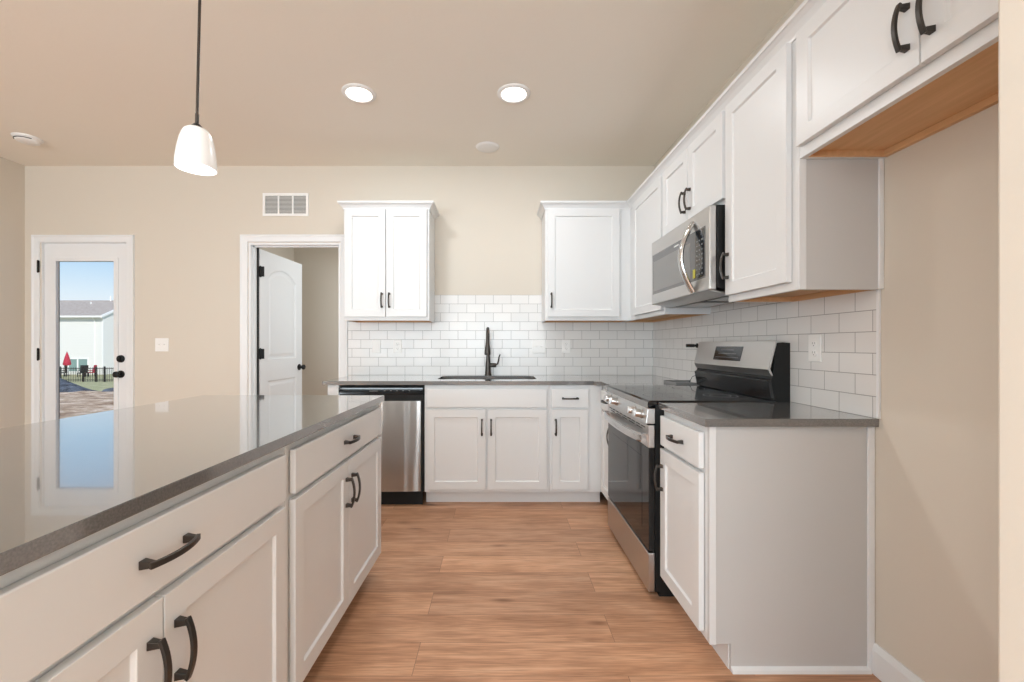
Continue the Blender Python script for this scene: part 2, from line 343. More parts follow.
# rear wall with two window openings, added unseen to carry the fill lights
b = MB(); wx = [(-3.9, -1.6), (-1.2, 1.1)]
b.box(XL, wx[0][0], YR-0.12, YR, 0, ZC); b.box(wx[0][1], wx[1][0], YR-0.12, YR, 0, ZC); b.box(wx[1][1], XR, YR-0.12, YR, 0, ZC)
for a, c in wx: b.box(a, c, YR-0.12, YR, 0, 0.40); b.box(a, c, YR-0.12, YR, 2.30, ZC)
bmesh.ops.remove_doubles(b.bm, verts=b.bm.verts, dist=1e-5)
struct(b.build('wall_rear', M['wall']))
for i, (a, c) in enumerate(wx):
    w_ = struct(empty(f'window_{i+1}', ((a+c)/2, YR, 0.40)))
    h = (c-a)/2; fb = MB()
    fb.box(-h-0.07, -h, -0.0, 0.018, -0.07, 1.97); fb.box(h, h+0.07, 0.0, 0.018, -0.07, 1.97); fb.box(-h, h, 0.0, 0.018, 1.9, 1.97); fb.box(-h, h, 0, 0.03, -0.07, 0)
    fb.box(-0.02, 0.02, -0.08, -0.05, 0, 1.9)
    fb.build('window_frame', M['trimwhite'], w_); g = MB(); g.box(-h, -0.02, -0.068, -0.062, 0, 1.9); g.box(0.02, h, -0.068, -0.062, 0, 1.9); g.build('pane', M['glass'], w_)
g = MB(); g.box(-0.068, -0.062, -WIN3[1], -0.02, 0, WIN3[2]); g.box(-0.068, -0.062, 0.02, WIN3[1], 0, WIN3[2]); g.build('pane', M['glass'], WIN3[0])
# room beyond the interior door
b = MB(); b.box(-2.75, -2.65, YB+WT, 5.6, 0, ZC); struct(b.build('wall_hall_left', M['wall']))
b = MB(); b.box(-0.6, -0.5, YB+WT, 5.6, 0, ZC); struct(b.build('wall_hall_right', M['wall']))
b = MB(); b.box(-2.75, -0.5, 5.6, 5.7, 0, ZC); struct(b.build('wall_hall_back', M['wall']))

w_ = struct(empty('window_4', (-0.6, 4.7, 1.45))); b = MB(); ring4 = [(-0.45, -0.65), (0.45, -0.65), (0.45, 0.65), (-0.45, 0.65)]  # frame added on a solid wall around the hall fill light
b.box(-0.015, 0, -0.46, -0.40, -0.66, 0.66); b.box(-0.015, 0, 0.40, 0.46, -0.66, 0.66); b.box(-0.015, 0, -0.40, 0.40, 0.60, 0.66); b.box(-0.015, 0, -0.40, 0.40, -0.66, -0.60); b.build('window_frame', M['trimwhite'], w_)
# baseboards
def base_prof(h=0.108): return [(0, 0), (0.014, 0), (0.014, h-0.022), (0.009, h-0.008), (0.005, h), (0, h)]
def baseboard(name, p0, p1, nrm):
    b = MB(); d = (Vector(p1)-Vector(p0)); pr = base_prof()
    for_ = [(Vector(p0), 0), (Vector(p1), 1)]
    rings = [[b.bm.verts.new((p.x+nrm[0]*a, p.y+nrm[1]*a, h)) for a, h in pr] for p, _ in for_]
    k = len(pr)
    for i in range(k): b.bm.faces.new([rings[0][i], rings[0][(i+1) % k], rings[1][(i+1) % k], rings[1][i]])
    for rg in rings: b.bm.faces.new(rg)
    return struct(b.build(name, M['trimwhite']))
baseboard('baseboard_right', (XR, STUB_Y1+0.014, 0), (XR, 1.552, 0), (-1, 0))
baseboard('baseboard_alcove', (STUB_X, STUB_Y1, 0), (XR, STUB_Y1, 0), (0, 1))
baseboard('baseboard_stub', (STUB_X, STUB_Y0-0.01, 0), (STUB_X, STUB_Y1+0.012, 0), (-1, 0))
baseboard('baseboard_left', (XL, YR, 0), (XL, YB, 0), (1, 0))
baseboard('baseboard_back', (-3.165, YB, 0), (-2.262, YB, 0), (0, -1))

# door casings (trim) and jambs
def casing(name, x0, x1, zt, right=True):
    """mitred casing: profile (distance from opening, thickness) swept up, over and down"""
    prof = [(0.0, 0.0), (0.0, 0.010), (0.004, 0.013), (0.016, 0.014), (0.042, 0.016), (0.050, 0.020), (0.060, 0.020), (0.063, 0.016), (0.063, 0.0)]
    b = MB(); rings = []
    for sx_, z_, up_ in ((-1, 0, 0), (-1, zt, 1), (1, zt, 1), (1, 0, 0)):
        xe = x0 if sx_ < 0 else x1
        rings.append([b.bm.verts.new((xe+sx_*d_, YB-t_, z_+up_*d_)) for d_, t_ in prof])
    k = len(prof)
    for r0, r1 in zip(rings[:-1], rings[1:]):
        for i in range(k): b.bm.faces.new([r0[i], r0[(i+1) % k], r1[(i+1) % k], r1[i]])
    b.bm.faces.new(rings[0]); b.bm.faces.new(rings[-1])
    return struct(b.build(name, M['trimwhite']))
casing('trim_1', D1[0]-0.009, D1[1]-0.003, D1[2]-0.001)
casing('trim_2', D2[0]-0.004, D2[1]+0.004, D2[2]+0.004)
def jamb(name, x0, x1, zt, t_=0.018, stop_y=None):
    b = MB(); b.box(x0, x0+t_, YB+0.001, YB+WT, 0, zt); b.box(x1-t_, x1, YB+0.001, YB+WT, 0, zt); b.box(x0+t_, x1-t_, YB+0.001, YB+WT, zt-t_, zt)
    if stop_y:
        s_ = 0.010
        b.box(x0+t_, x0+t_+s_, stop_y, stop_y+0.03, 0, zt-t_); b.box(x1-t_-s_, x1-t_, stop_y, stop_y+0.03, 0, zt-t_); b.box(x0+t_, x1-t_, stop_y, stop_y+0.03, zt-t_-s_, zt-t_)
    return struct(b.build(name, M['trimwhite']))
jamb('trim_3', D1[0]-0.001, D1[1]+0.001, D1[2]+0.001, 0.005)
jamb('trim_4', D2[0], D2[1], D2[2], 0.018, YB+0.045)
b = MB(); b.box(D1[0], D1[1], YB-0.01, YB+WT, 0, 0.02); struct(b.build('trim_5', M['bronze']))

# ---- door_1: glazed patio door
def knob_mesh(c, d, r=0.027, L_=0.06):
    """round knob on rosette, pointing along d (unit axis sign on 'X' or 'Y')"""
    ax, s_ = d; b = MB()
    pr = [(0, 0), (0.032, 0), (0.032, 0.008*s_), (0.014, 0.012*s_), (0.012, 0.03*s_), (0.022, 0.036*s_), (r, 0.048*s_), (r*0.93, L_*s_), (r*0.5, (L_+0.006)*s_), (0, (L_+0.007)*s_)]
    b.lathe(pr, c, ax, 24); return b
d1 = struct(empty('door_1', ((D1[0]+D1[1])/2, YB+0.02, 0.025)), 'white patio door with full glass panel and black hardware')
hw = (D1[1]-D1[0])/2-0.006; zt = D1[2]-0.004-0.025
gx0, gx1, gz0, gz1 = -3.884+3.6175, -3.37+3.6175, 0.24, 1.888
b = MB()
def ring(b, xo0, xo1, zo0, zo1, xi0, xi1, zi0, zi1, y0, y1):
    o_ = [(xo0, zo0), (xo1, zo0), (xo1, zo1), (xo0, zo1)]; i_ = [(xi0, zi0), (xi1, zi0), (xi1, zi1), (xi0, zi1)]
    V = {(k, yy): [b.bm.verts.new((p[0], yy, p[1])) for p in q_] for k, q_ in (('o', o_), ('i', i_)) for yy in (y0, y1)}
    for j in range(4):
        k = (j+1) % 4
        for yy in (y0, y1): b.bm.faces.new([V['o', yy][j], V['o', yy][k], V['i', yy][k], V['i', yy][j]])
        for kk in 'oi': b.bm.faces.new([V[kk, y0][j], V[kk, y0][k], V[kk, y1][k], V[kk, y1][j]])
ring(b, -hw, hw, 0, zt, gx0, gx1, gz0, gz1, 0, 0.030)
b.build('slab', M['trimwhite'], d1, bevel=0.002)
b = MB(); ring(b, gx0-0.034, gx1+0.034, gz0-0.034, gz1+0.034, gx0+0.004, gx1-0.004, gz0+0.004, gz1-0.004, -0.012, 0.0)
b.build('glazing_frame', M['trimwhite'], d1, bevel=0.005, seg=3)
b = MB(); b.box(gx0, gx1, 0.024, 0.029, gz0, gz1); b.build('pane', M['glass'], d1)
b = MB(); ring(b, gx0, gx1, gz0, gz1, gx0+0.003, gx1-0.003, gz0+0.003, gz1-0.003, 0.020, 0.024); b.build('pane_gasket', M['seal_and_gap'], d1)
knob_mesh((hw-0.070, 0, 0.895), ('Y', -1)).build('door_knob', M['black'], d1, smooth=True)
b = MB(); b.lathe([(0, 0), (0.033, 0), (0.031, -0.014), (0.018, -0.018), (0, -0.019)], (hw-0.070, 0, 1.03), 'Y', 24); b.box(hw-0.067, hw-0.057, -0.03, -0.017, 1.012, 1.048)
b.build('deadbolt', M['black'], d1, smooth=True)
def hinge(parent, x, y, z, h=0.09, w_=0.013):
    b = MB(); b.lathe([(0, -h/2-0.006), (0.004, -h/2-0.005), (0.007, -h/2), (0.007, h/2), (0.004, h/2+0.005), (0, h/2+0.006)], (x, y, z), 'Z', 12)
    b.box(x-w_, x+w_, y+0.001, y+0.004, z-h/2, z+h/2)
    return b.build('hinge', M['black'], parent, smooth=True)
for z in (0.24, 1.07, 1.835): hinge(d1, -hw-0.022, -0.034, z, 0.1, 0.012)

# ---- door_2: open two-panel door swung into the next room; local x along leaf from hinge, front face towards local -y
ang = math.radians(87.5)
d2 = struct(empty('door_2', (D2[0]+0.034, YB+WT+0.002, 0.012), ang), 'white two-panel interior door standing open with black knob')
LW, LH, LT = 0.762, 2.03, 0.035
b = MB()
# slab with recessed arched panels on the visible side (local -y faces +X world)
def arch_outline(x0, x1, z0, z1, rise, n=14):
    pts = [(x0, z0), (x1, z0)]
    for i in range(n+1):
        t_ = i/n; x_ = x1+(x0-x1)*t_; pts.append((x_, z1-rise+rise*math.sin(PI*t_)**0.8 if rise else z1))
        if not rise and i == 0: pass
    if not rise: pts = [(x0, z0), (x1, z0), (x1, z1), (x0, z1)]
    return pts
def inset(pts, d):
    n_ = len(pts); out = []
    for i in range(n_):
        p0, p1, p2 = Vector(pts[i-1]), Vector(pts[i]), Vector(pts[(i+1) % n_])
        a = (p1-p0).normalized(); c = (p2-p1).normalized(); na = Vector((-a.y, a.x)); nc = Vector((-c.y, c.x)); m_ = (na+nc)
        m_ = m_/max(m_.length_squared/2, 0.3) if m_.length > 1e-6 else na
        out.append((p1.x+m_.x*d, p1.y+m_.y*d))
    return out
ups = arch_outline(0.125, LW-0.125, 1.03, 1.895, 0.10); los = arch_outline(0.125, LW-0.125, 0.24, 0.83, 0)
for side, yy, s_ in (('f', 0.0, 1), ('b', LT, -1)):
    vo_ = [b.bm.verts.new((p[0], yy, p[1])) for p in ((0, 0), (LW, 0), (LW, LH), (0, LH))]
    ed = [b.bm.edges.new((vo_[i], vo_[(i+1) % 4])) for i in range(4)]
    for pts in (ups, los):
        rings = []
        for d_, dy in ((0, 0), (0.012, 0.008), (0.03, 0.008), (0.05, 0.003)):
            rings.append([b.bm.verts.new((p[0], yy+s_*dy, p[1])) for p in inset(pts, d_)])
        k = len(pts)
        ed += [b.bm.edges.new((rings[0][i], rings[0][(i+1) % k])) for i in range(k)]
        for a, c in zip(rings[:-1], rings[1:]):
            for i in range(k): b.bm.faces.new([a[i], a[(i+1) % k], c[(i+1) % k], c[i]])
        b.bm.faces.new(rings[-1])
    bmesh.ops.triangle_fill(b.bm, use_beauty=True, edges=ed)
    if side == 'f': vf = vo_
for i in range(4): b.bm.faces.new([vf[i], vf[(i+1) % 4], vo_[(i+1) % 4], vo_[i]])
b.build('door_leaf', M['trimwhite'], d2)
kk = knob_mesh((LW-0.065, 0, 0.93), ('Y', -1)).build('door_knob', M['black'], d2, smooth=True)
knob_mesh((LW-0.065, LT, 0.93), ('Y', 1)).build('door_knob', M['black'], d2, smooth=True)
b = MB(); b.box(LW-0.001, LW+0.002, 0.006, 0.029, 0.90, 0.96); b.build('latch_plate', M['black'], d2)
for z in (0.26, 1.085, 1.825):
    hb = MB(); hb.lathe([(0, -0.052), (0.006, -0.05), (0.008, -0.045), (0.008, 0.045), (0.006, 0.05), (0, 0.052)], (-0.004, -0.008, z), 'Z', 12)
    hb.box(-0.004, 0.004, -0.04, 0.03, z-0.045, z+0.045); hb.box(0.0, 0.028, -0.0015, 0.001, z-0.045, z+0.045)
    hb.build('hinge', M['black'], d2, smooth=True)
# dark strip painted in for shade in the gap between leaf and jamb
b = MB(); b.box(D2[0]+0.018, D2[0]+0.031, YB+WT-0.018, YB+WT-0.004, 0, D2[2]-0.018); struct(b.build('gap_shade', M['seal_and_gap']))

# ------------------------------------------------------------------ tile backsplash
b = MB(); b.box(-1.315, XR, YB-0.008, YB, 0.914, 1.612)
tag(b.build('sink_wall_backsplash', M['tile_back']), 'white subway tile backsplash on the wall behind the sink', 'backsplash')
b = MB(); b.box(XR-0.008, XR, 1.54, YB-0.008, 0.914, 1.43)
tag(b.build('range_wall_backsplash', M['tile_right']), 'white subway tile backsplash on the wall behind the range', 'backsplash')
b = MB(); b.box(XR-0.011, XR, 1.530, 1.5395, 0.9145, 1.372); struct(b.build('trim_7', M['trimwhite'], bevel=0.002))

# ------------------------------------------------------------------ cabinets
def handle(parent, x, z, y, vertical=True, length=0.12, name='handle'):
    """arched bar pull, local front is -y"""
    b = MB(); n_ = 14; pth = []
    for i in range(n_+1):
        t_ = -1+2*i/n_; u = t_*length/2; o_ = 0.021+0.013*(1-t_*t_)
        pth.append((0, -o_, u))
    hw_ = 0.0058; th = 0.0036
    b.sweep(pth, [(-hw_, -th), (hw_, -th), (hw_, th), (-hw_, th)], up=(0, -1, 0))
    for s_ in (-1, 1):
        c = s_*length*0.43; a0, a1 = 0.008, 0.0048
        lo = [b.bm.verts.new((i_*a0, 0, c+j_*a0)) for i_, j_ in ((-1, -1), (1, -1), (1, 1), (-1, 1))]
        hi = [b.bm.verts.new((i_*a1, -0.0245, c+j_*a1)) for i_, j_ in ((-1, -1), (1, -1), (1, 1), (-1, 1))]
        b.bm.faces.new(lo); b.bm.faces.new(hi)
        for i in range(4): b.bm.faces.new([lo[i], lo[(i+1) % 4], hi[(i+1) % 4], hi[i]])
    if not vertical: bmesh.ops.rotate(b.bm, verts=b.bm.verts, cent=(0, 0, 0), matrix=Matrix.Rotation(PI/2, 3, 'Y'))
    o = b.build(name, M['bronze'], parent, bevel=0.0012)
    o.location = (x, y, z)
    return o
DT = 0.02
def add_door(cab, x0, x1, z0, z1, hx=None, hz=None):
    b = MB(); b.door(x0, x1, z0, z1, DT, y=-0.003); d = b.build('door', M['white'], cab, bevel=0.0012)
    if hx is not None: handle(d, hx, hz, -DT-0.003)
    return d
def add_drawer(cab, x0, x1, z0, z1, name='drawer', pull=True):
    b = MB(); b.box(x0, x1, -DT-0.003, -0.003, z0, z1); d = b.build(name, M['white'], cab, bevel=0.003, seg=3)
    if pull: handle(d, (x0+x1)/2, (z0+z1)/2, -DT-0.003, False)
    return d

def base_cabinet(name, label, loc, rz, Wd, D=0.61, toe=0.10, toe_mat='white', side_right=None, drop=None):
    """local: x across the front, y into the wall, face frame at y=0"""
    r_ = tag(empty(name, loc, rz), label, 'cabinet')
    b = MB(); ft = 0.019; zt_ = 0.884
    b.box(0, 0.016, ft, D, toe, zt_); b.box(Wd-0.016, Wd, ft, D, toe, zt_); b.box(0.016, Wd-0.016, ft, D, toe, toe+0.016); b.box(0.016, Wd-0.016, D-0.008, D, toe+0.016, zt_)
    b.build('carcass', M['white'], r_)
    b = MB(); b.box(0, Wd, 0, ft, toe, zt_)
    b.build('face_frame', M['white'], r_, bevel=0.001)
    b = MB(); b.box(0.0, Wd, 0.075, 0.09, 0, toe); b.box(0, 0.016, 0.09, D, 0, toe); b.box(Wd-0.016, Wd, 0.09, D, 0, toe)
    b.build('toe_kick', M[toe_mat], r_)
    return r_
FX = XR-0.594        # face-frame plane of the right run
FY = YB-0.61         # face-frame plane of the back run

# back run
cb = base_cabinet('sink_cabinet', 'wide white base cabinet with two doors and a plain false front under the sink', (-0.545, FY, 0), 0, 0.912)
add_drawer(cb, 0.018, 0.893, 0.722, 0.855, 'false_front', False)
add_door(cb, 0.018, 0.447, 0.125, 0.706, 0.421, 0.580); add_door(cb, 0.462, 0.893, 0.125, 0.706, 0.488, 0.580)
cb = base_cabinet('drawer_cabinet', 'narrow white base cabinet with one drawer and one door right of the sink cabinet', (0.368, FY, 0), 0, 0.388)
add_drawer(cb, 0.013, 0.284, 0.722, 0.855); add_door(cb, 0.018, 0.278, 0.125, 0.706, 0.044, 0.580)
b = MB(); b.box(-1.255, -1.172, FY, YB-0.01, 0.0, 0.884)
tag(b.build('end_panel', M['white'], bevel=0.0015), 'white end panel closing the cabinet run left of the dishwasher', 'panel')
# right run
cb = base_cabinet('corner_cabinet', 'white corner base cabinet squeezed between the sink run and the range', (FX, FY-0.002, 0), -PI/2, FY-0.002-2.762, D=0.588)
wc = FY-0.002-2.762
add_drawer(cb, 0.05, wc-0.02, 0.722, 0.855); add_door(cb, 0.05, wc-0.02, 0.125, 0.706, wc-0.046, 0.580)
NB0, NB1 = 1.985, 1.572
cb = base_cabinet('base_cabinet', 'white base cabinet with drawer and door between the range and the refrigerator alcove', (FX, NB0, 0), -PI/2, NB0-NB1, D=0.588)
wn = NB0-NB1
add_drawer(cb, 0.012, wn-0.02, 0.722, 0.855); add_door(cb, 0.012, wn-0.02, 0.125, 0.706, 0.040, 0.580)
# finished end panel with toe notch, scribe and shoe mouldings
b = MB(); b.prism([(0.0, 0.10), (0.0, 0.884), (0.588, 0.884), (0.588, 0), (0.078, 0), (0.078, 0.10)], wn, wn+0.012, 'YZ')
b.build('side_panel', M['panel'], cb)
b = MB(); b.box(wn+0.012, wn+0.018, 0.0, 0.022, 0.10, 0.884); b.build('face_edge', M['white'], cb)
b = MB(); b.box(wn+0.012, wn+0.020, 0.567, 0.592, 0.0, 0.884); b.build('scribe_moulding', M['trimwhite'], cb, bevel=0.003)
b = MB(); b.prism([(wn+0.012, 0), (wn+0.026, 0), (wn+0.024, 0.012), (wn+0.012, 0.019)], 0.078, 0.575, 'XZ'); b.build('shoe_moulding', M['trimwhite'], cb)

# upper cabinets
def upper_cabinet(name, label, loc, rz, Wd, z0, z1=2.286, D=0.295, side='', cat='cabinet', wood=True):
    r_ = tag(empty(name, loc, rz), label, cat); H = z1-z0; ft = 0.019
    # carcass (open underneath: recessed bottom)
    b = MB(); rec = 0.022
    b.box(0, Wd, ft, D, rec+0.012, H); b.box(0, 0.012, ft, D, 0, rec+0.012); b.box(Wd-0.012, Wd, ft, D, 0, rec+0.012)
    b.build('carcass', [M['white']], r_)
    b = MB(); b.box(0, Wd, 0, ft, 0, H); b.build('face_frame', M['white'], r_, bevel=0.001)
    b = MB(); b.box(0.012, Wd-0.012, ft, D, rec, rec+0.012)
    b.box(0.012, 0.018, ft, D, 0.001, rec); b.box(Wd-0.018, Wd-0.012, ft, D, 0.001, rec); b.box(0.018, Wd-0.018, D-0.016, D, 0.001, rec)
    b.build('bottom_panel', M['wood'], r_)
    if 'R' in side:
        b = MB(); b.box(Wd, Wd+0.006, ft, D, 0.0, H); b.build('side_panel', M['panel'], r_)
        b = MB(); b.box(Wd, Wd+0.010, 0.0, 0.024, 0.0, H); b.build('face_edge', M['white'], r_)
        b = MB(); b.box(Wd+0.006, Wd+0.014, D-0.018, D, 0.0, H); b.build('scribe_moulding', M['trimwhite'], r_, bevel=0.003)
    return r_
ZU = 1.372
UY = YB-0.305; UX = XR-0.296
D_B, D_T = 0.030, 0.890
hz = 0.160
cl = upper_cabinet('wall_cabinet', 'white two-door wall cabinet hanging beside the open doorway above the dishwasher', (-1.245, UY, ZU), 0, 0.685, ZU)
add_door(cl, 0.014, 0.338, D_B, D_T, 0.312, hz); add_door(cl, 0.346, 0.668, D_B, D_T, 0.372, hz)
c2 = upper_cabinet('wall_cabinet', 'white single-door wall cabinet hanging on the sink wall right of the faucet', (0.371, UY, ZU), 0, UX-0.371, ZU)
add_door(c2, 0.018, 0.590, D_B, D_T, 0.046, hz)
MW0, MW1 = 2.748, 1.990          # far and near edges of the microwave bay
c3 = upper_cabinet('wall_cabinet', 'white corner wall cabinet between the sink wall and the microwave', (UX, YB-0.002, ZU), -PI/2, YB-0.002-MW0-0.002, ZU)
w3 = YB-0.002-MW0-0.002
add_door(c3, 0.430, w3-0.014, D_B, D_T)
zm = 1.829
c4 = upper_cabinet('wall_cabinet', 'short white two-door wall cabinet directly above the microwave', (UX, MW0, zm), -PI/2, MW0-MW1, zm)
w4 = MW0-MW1; hm = 2.286-zm
add_door(c4, 0.014, w4/2-0.004, 0.026, hm-0.026, w4/2-0.032, 0.135); add_door(c4, w4/2+0.004, w4-0.014, 0.026, hm-0.026, w4/2+0.032, 0.135)
UE = 1.530
c5 = upper_cabinet('wall_cabinet', 'tall white single-door wall cabinet between microwave and refrigerator alcove', (UX, MW1-0.001, ZU), -PI/2, MW1-0.001-UE, ZU, side='R')
w5 = MW1-0.001-UE
add_door(c5, 0.012, w5-0.026, D_B, D_T, 0.038, hz)
c6 = upper_cabinet('refrigerator_cabinet', 'white two-door cabinet mounted high over the empty refrigerator alcove', (UX, UE-0.011, zm), -PI/2, UE-0.011-STUB_Y1-0.002, zm)
w6 = UE-0.011-STUB_Y1-0.002
add_door(c6, 0.014, w6/2-0.002, 0.036, hm-0.026, w6/2-0.032, 0.148); add_door(c6, w6/2+0.002, w6-0.014, 0.036, hm-0.026, w6/2+0.032, 0.148)

# crown mouldings: profile (outward, z) swept with mitres
def crown(path, name, parent=None):
    prof = [(0.0, 2.262), (0.006, 2.262), (0.008, 2.272), (0.022, 2.292), (0.034, 2.303), (0.040, 2.306), (0.040, 2.322), (0.0, 2.322)]
    b = MB(); pts = [Vector(p) for p in path]; rings = []
    for i, p in enumerate(pts):
        ds = []
        if i > 0: ds.append((pts[i]-pts[i-1]).normalized())
        if i < len(pts)-1: ds.append((pts[i+1]-pts[i]).normalized())
        ns = [Vector((d_.y, -d_.x)) for d_ in ds]      # right-hand side = outward
        m_ = ns[0] if len(ns) == 1 else (ns[0]+ns[1])/(1+ns[0].dot(ns[1]))
        rings.append([b.bm.verts.new((p.x+m_.x*a, p.y+m_.y*a, z)) for a, z in prof])
    k = len(prof)
    for r0, r1 in zip(rings[:-1], rings[1:]):
        for i in range(k): b.bm.faces.new([r0[i], r0[(i+1) % k], r1[(i+1) % k], r1[i]])
    b.bm.faces.new(rings[0]); b.bm.faces.new(rings[-1])
    return b.build(name, M['white'], parent)
o = crown([(-1.245, YB), (-1.245, UY), (-0.56, UY), (-0.56, YB)], 'crown_moulding')
tag(o, 'white crown moulding wrapped round the top of the two-door cabinet beside the doorway', 'moulding')
o = crown([(0.371, YB), (0.371, UY), (UX, UY), (UX, STUB_Y1)], 'crown_moulding')
tag(o, 'long white crown moulding along the tops of the right-hand corner run of cabinets', 'moulding')
o['label'] = 'long white crown moulding turning the corner along the joined run of wall cabinets'

# ------------------------------------------------------------------ worktops
def slab(name, outline, holes, z0, z1, label):
    b = MB(); bm = b.bm; tops = []
    ed = []; loops = [outline]+holes; vt = []
    for lp in loops:
        v = [bm.verts.new((p[0], p[1], z1)) for p in lp]; vt.append(v)
        ed += [bm.edges.new((v[i], v[(i+1) % len(v)])) for i in range(len(v))]
    bmesh.ops.triangle_fill(bm, use_beauty=True, edges=ed)
    top = list(bm.faces)
    low = {v: bm.verts.new((v.co.x, v.co.y, z0)) for v in list(bm.verts)}
    for fc in top: bm.faces.new([low[v] for v in reversed(fc.verts)])
    for v in vt:
        for i in range(len(v)):
            a, c = v[i], v[(i+1) % len(v)]; bm.faces.new([a, c, low[c], low[a]])
    return tag(b.build(name, M['quartz'], bevel=0.002), label, 'worktop')
def rrect(x0, x1, y0, y1, r_, n_=6):
    pts = []
    for cx, cy_, a0 in ((x1-r_, y0+r_, -PI/2), (x1-r_, y1-r_, 0), (x0+r_, y1-r_, PI/2), (x0+r_, y0+r_, PI)):
        for i in range(n_+1): a = a0+PI/2*i/n_; pts.append((cx+r_*math.cos(a), cy_+r_*math.sin(a)))
    return pts
CE = XR-0.001; CBk = YB-0.009; CF = FY-0.028; CX = FX-0.026
arc = [(CX-0.05+0.05*math.sin(a), CF-0.05+0.05*math.cos(a)) for a in [PI/2*i/6 for i in range(7)]]
arc = [(CX-0.045, CF)] + [(CX-0.045+0.045*(1-math.cos(a)), CF-0.045*math.sin(a)) for a in [PI/2*i/6 for i in range(1, 7)]]
SK = [(-0.500, -0.135), (-0.100, 0.290)]
holes = [list(reversed(rrect(a, c, 3.290, 3.690, 0.085))) for a, c in ((-0.478, 0.292),)]
slab('worktop', [(-1.282, CBk), (-1.282, CF)] + arc + [(CX, 2.760), (CE, 2.760), (CE, CBk)], holes, 0.885, 0.914, 'grey quartz worktop holding the sink and turning the corner to the range')
slab('worktop', [(CX, 1.986), (CX, 1.537), (CE, 1.537), (CE, 1.986)], [], 0.885, 0.914, 'small grey quartz worktop between the range and the refrigerator alcove')

# sink (double bowl, undermounted)
sk = tag(empty('sink', (-0.0925, 3.49, 0.70)), 'stainless steel double bowl sink set under the grey worktop', 'sink')
def bowl(x0, x1):
    b = MB(); y0, y1 = 3.280-3.49, 3.700-3.49
    out = rrect(x0, x1, y0, y1, 0.06); inn = rrect(x0+0.012, x1-0.012, y0+0.012, y1-0.012, 0.05); bot = rrect(x0+0.03, x1-0.03, y0+0.03, y1-0.03, 0.05)
    R = [[b.bm.verts.new((p[0], p[1], z)) for p in q_] for q_, z in ((out, 0.0), (out, 0.184), (inn, 0.184), (inn, 0.03), (bot, 0.008))]
    for a, c in zip(R[:-1], R[1:]):
        for i in range(len(a)): b.bm.faces.new([a[i], a[(i+1) % len(a)], c[(i+1) % len(a)], c[i]])
    b.bm.faces.new(R[0]); b.bm.faces.new(R[-1])
    o = b.build('bowl', M['sinksteel'], sk, smooth=True)
    d = MB(); d.lathe([(0, 0.012), (0.03, 0.012), (0.042, 0.010), (0.044, 0.006)], ((x0+x1)/2, 0.02, 0.0), 'Z', 20); d.build('drain', M['chrome'], o, smooth=True)
bowl(-0.405, -0.004); bowl(0.004, 0.405)
# faucet: stands behind the bowls; local front -y
fa = tag(empty('faucet', (-0.094, 3.728, 0.914)), 'dark bronze high-arc pull-down kitchen faucet standing behind the sink', 'faucet')
b = MB(); b.lathe([(0, 0), (0.030, 0), (0.030, 0.006), (0.027, 0.012), (0.024, 0.05), (0.022, 0.10), (0.0165, 0.16), (0.013, 0.2), (0, 0.2)], n=24); b.build('body', M['bronze'], fa, smooth=True)
pth = [(0, 0, 0.19), (0, 0, 0.27)]+[(0, -0.095+0.095*math.cos(a), 0.305+0.095*math.sin(a)) for a in [PI*i/16 for i in range(17)]]+[(0, -0.19, 0.29)]
b = MB(); b.tube(pth, 0.0135, 14, up=(1, 0, 0)); b.build('spout', M['bronze'], fa, smooth=True)
b = MB(); b.lathe([(0, 0.30), (0.0145, 0.30), (0.017, 0.27), (0.024, 0.22), (0.0255, 0.19), (0.022, 0.18), (0, 0.18)], (0, -0.19, 0), 'Z', 20); b.build('spray_head', M['bronze'], fa, smooth=True)
b = MB(); b.lathe([(0, 0.0), (0.018, 0.0), (0.019, 0.05), (0.016, 0.058), (0, 0.06)], (0.012, 0, 0.088), 'X', 18)
b.tube([(0.062, 0, 0.092), (0.082, -0.004, 0.100), (0.090, -0.012, 0.13), (0.094, -0.02, 0.16), (0.104, -0.028, 0.182)], lambda t_: 0.0085-0.004*t_, 10, up=(0, 1, 0)); b.build('lever', M['bronze'], fa, smooth=True)

# ------------------------------------------------------------------ dishwasher
dw = tag(empty('dishwasher', (-1.166, FY-0.022, 0)), 'stainless steel dishwasher with black control strip under the worktop', 'dishwasher')
Wd = 0.614
b = MB(); b.box(0, Wd, 0.03, 0.58, 0.10, 0.872); b.build('tub', M['blackplastic'], dw)
b = MB(); b.prism([(0.006+(Wd-0.022)*i/24, -0.002-0.010*math.sin(PI*i/24)) for i in range(25)]+[(Wd-0.016, 0.03), (0.006, 0.03)], 0.113, 0.770); b.build('door', M['steelv'], dw, smooth=True)
b = MB(); b.box(0.003, Wd-0.003, 0.012, 0.03, 0.765, 0.824); b.build('handle_recess', M['blackplastic'], dw)
b = MB(); b.prism([(-0.006, 0.818), (-0.002, 0.866), (0.03, 0.870), (0.03, 0.818)], 0.0, Wd, 'YZ'); cp = b.build('control_panel', M['blackgloss'], dw, bevel=0.002)
b = MB(); b.box(0.225, 0.285, -0.0058, -0.0045, 0.840, 0.8435); b.build('badge', M['button'], cp)
b = MB()
for i in range(5):
    b = MB(); b.box(0.33+i*0.045, 0.341+i*0.045, -0.0056, -0.0042, 0.842, 0.846); b.build('indicator_mark', M['slot'], cp)
b = MB(); b.box(0.012, Wd-0.012, 0.045, 0.06, 0.0, 0.105); b.build('toe_kick', M['black'], dw)

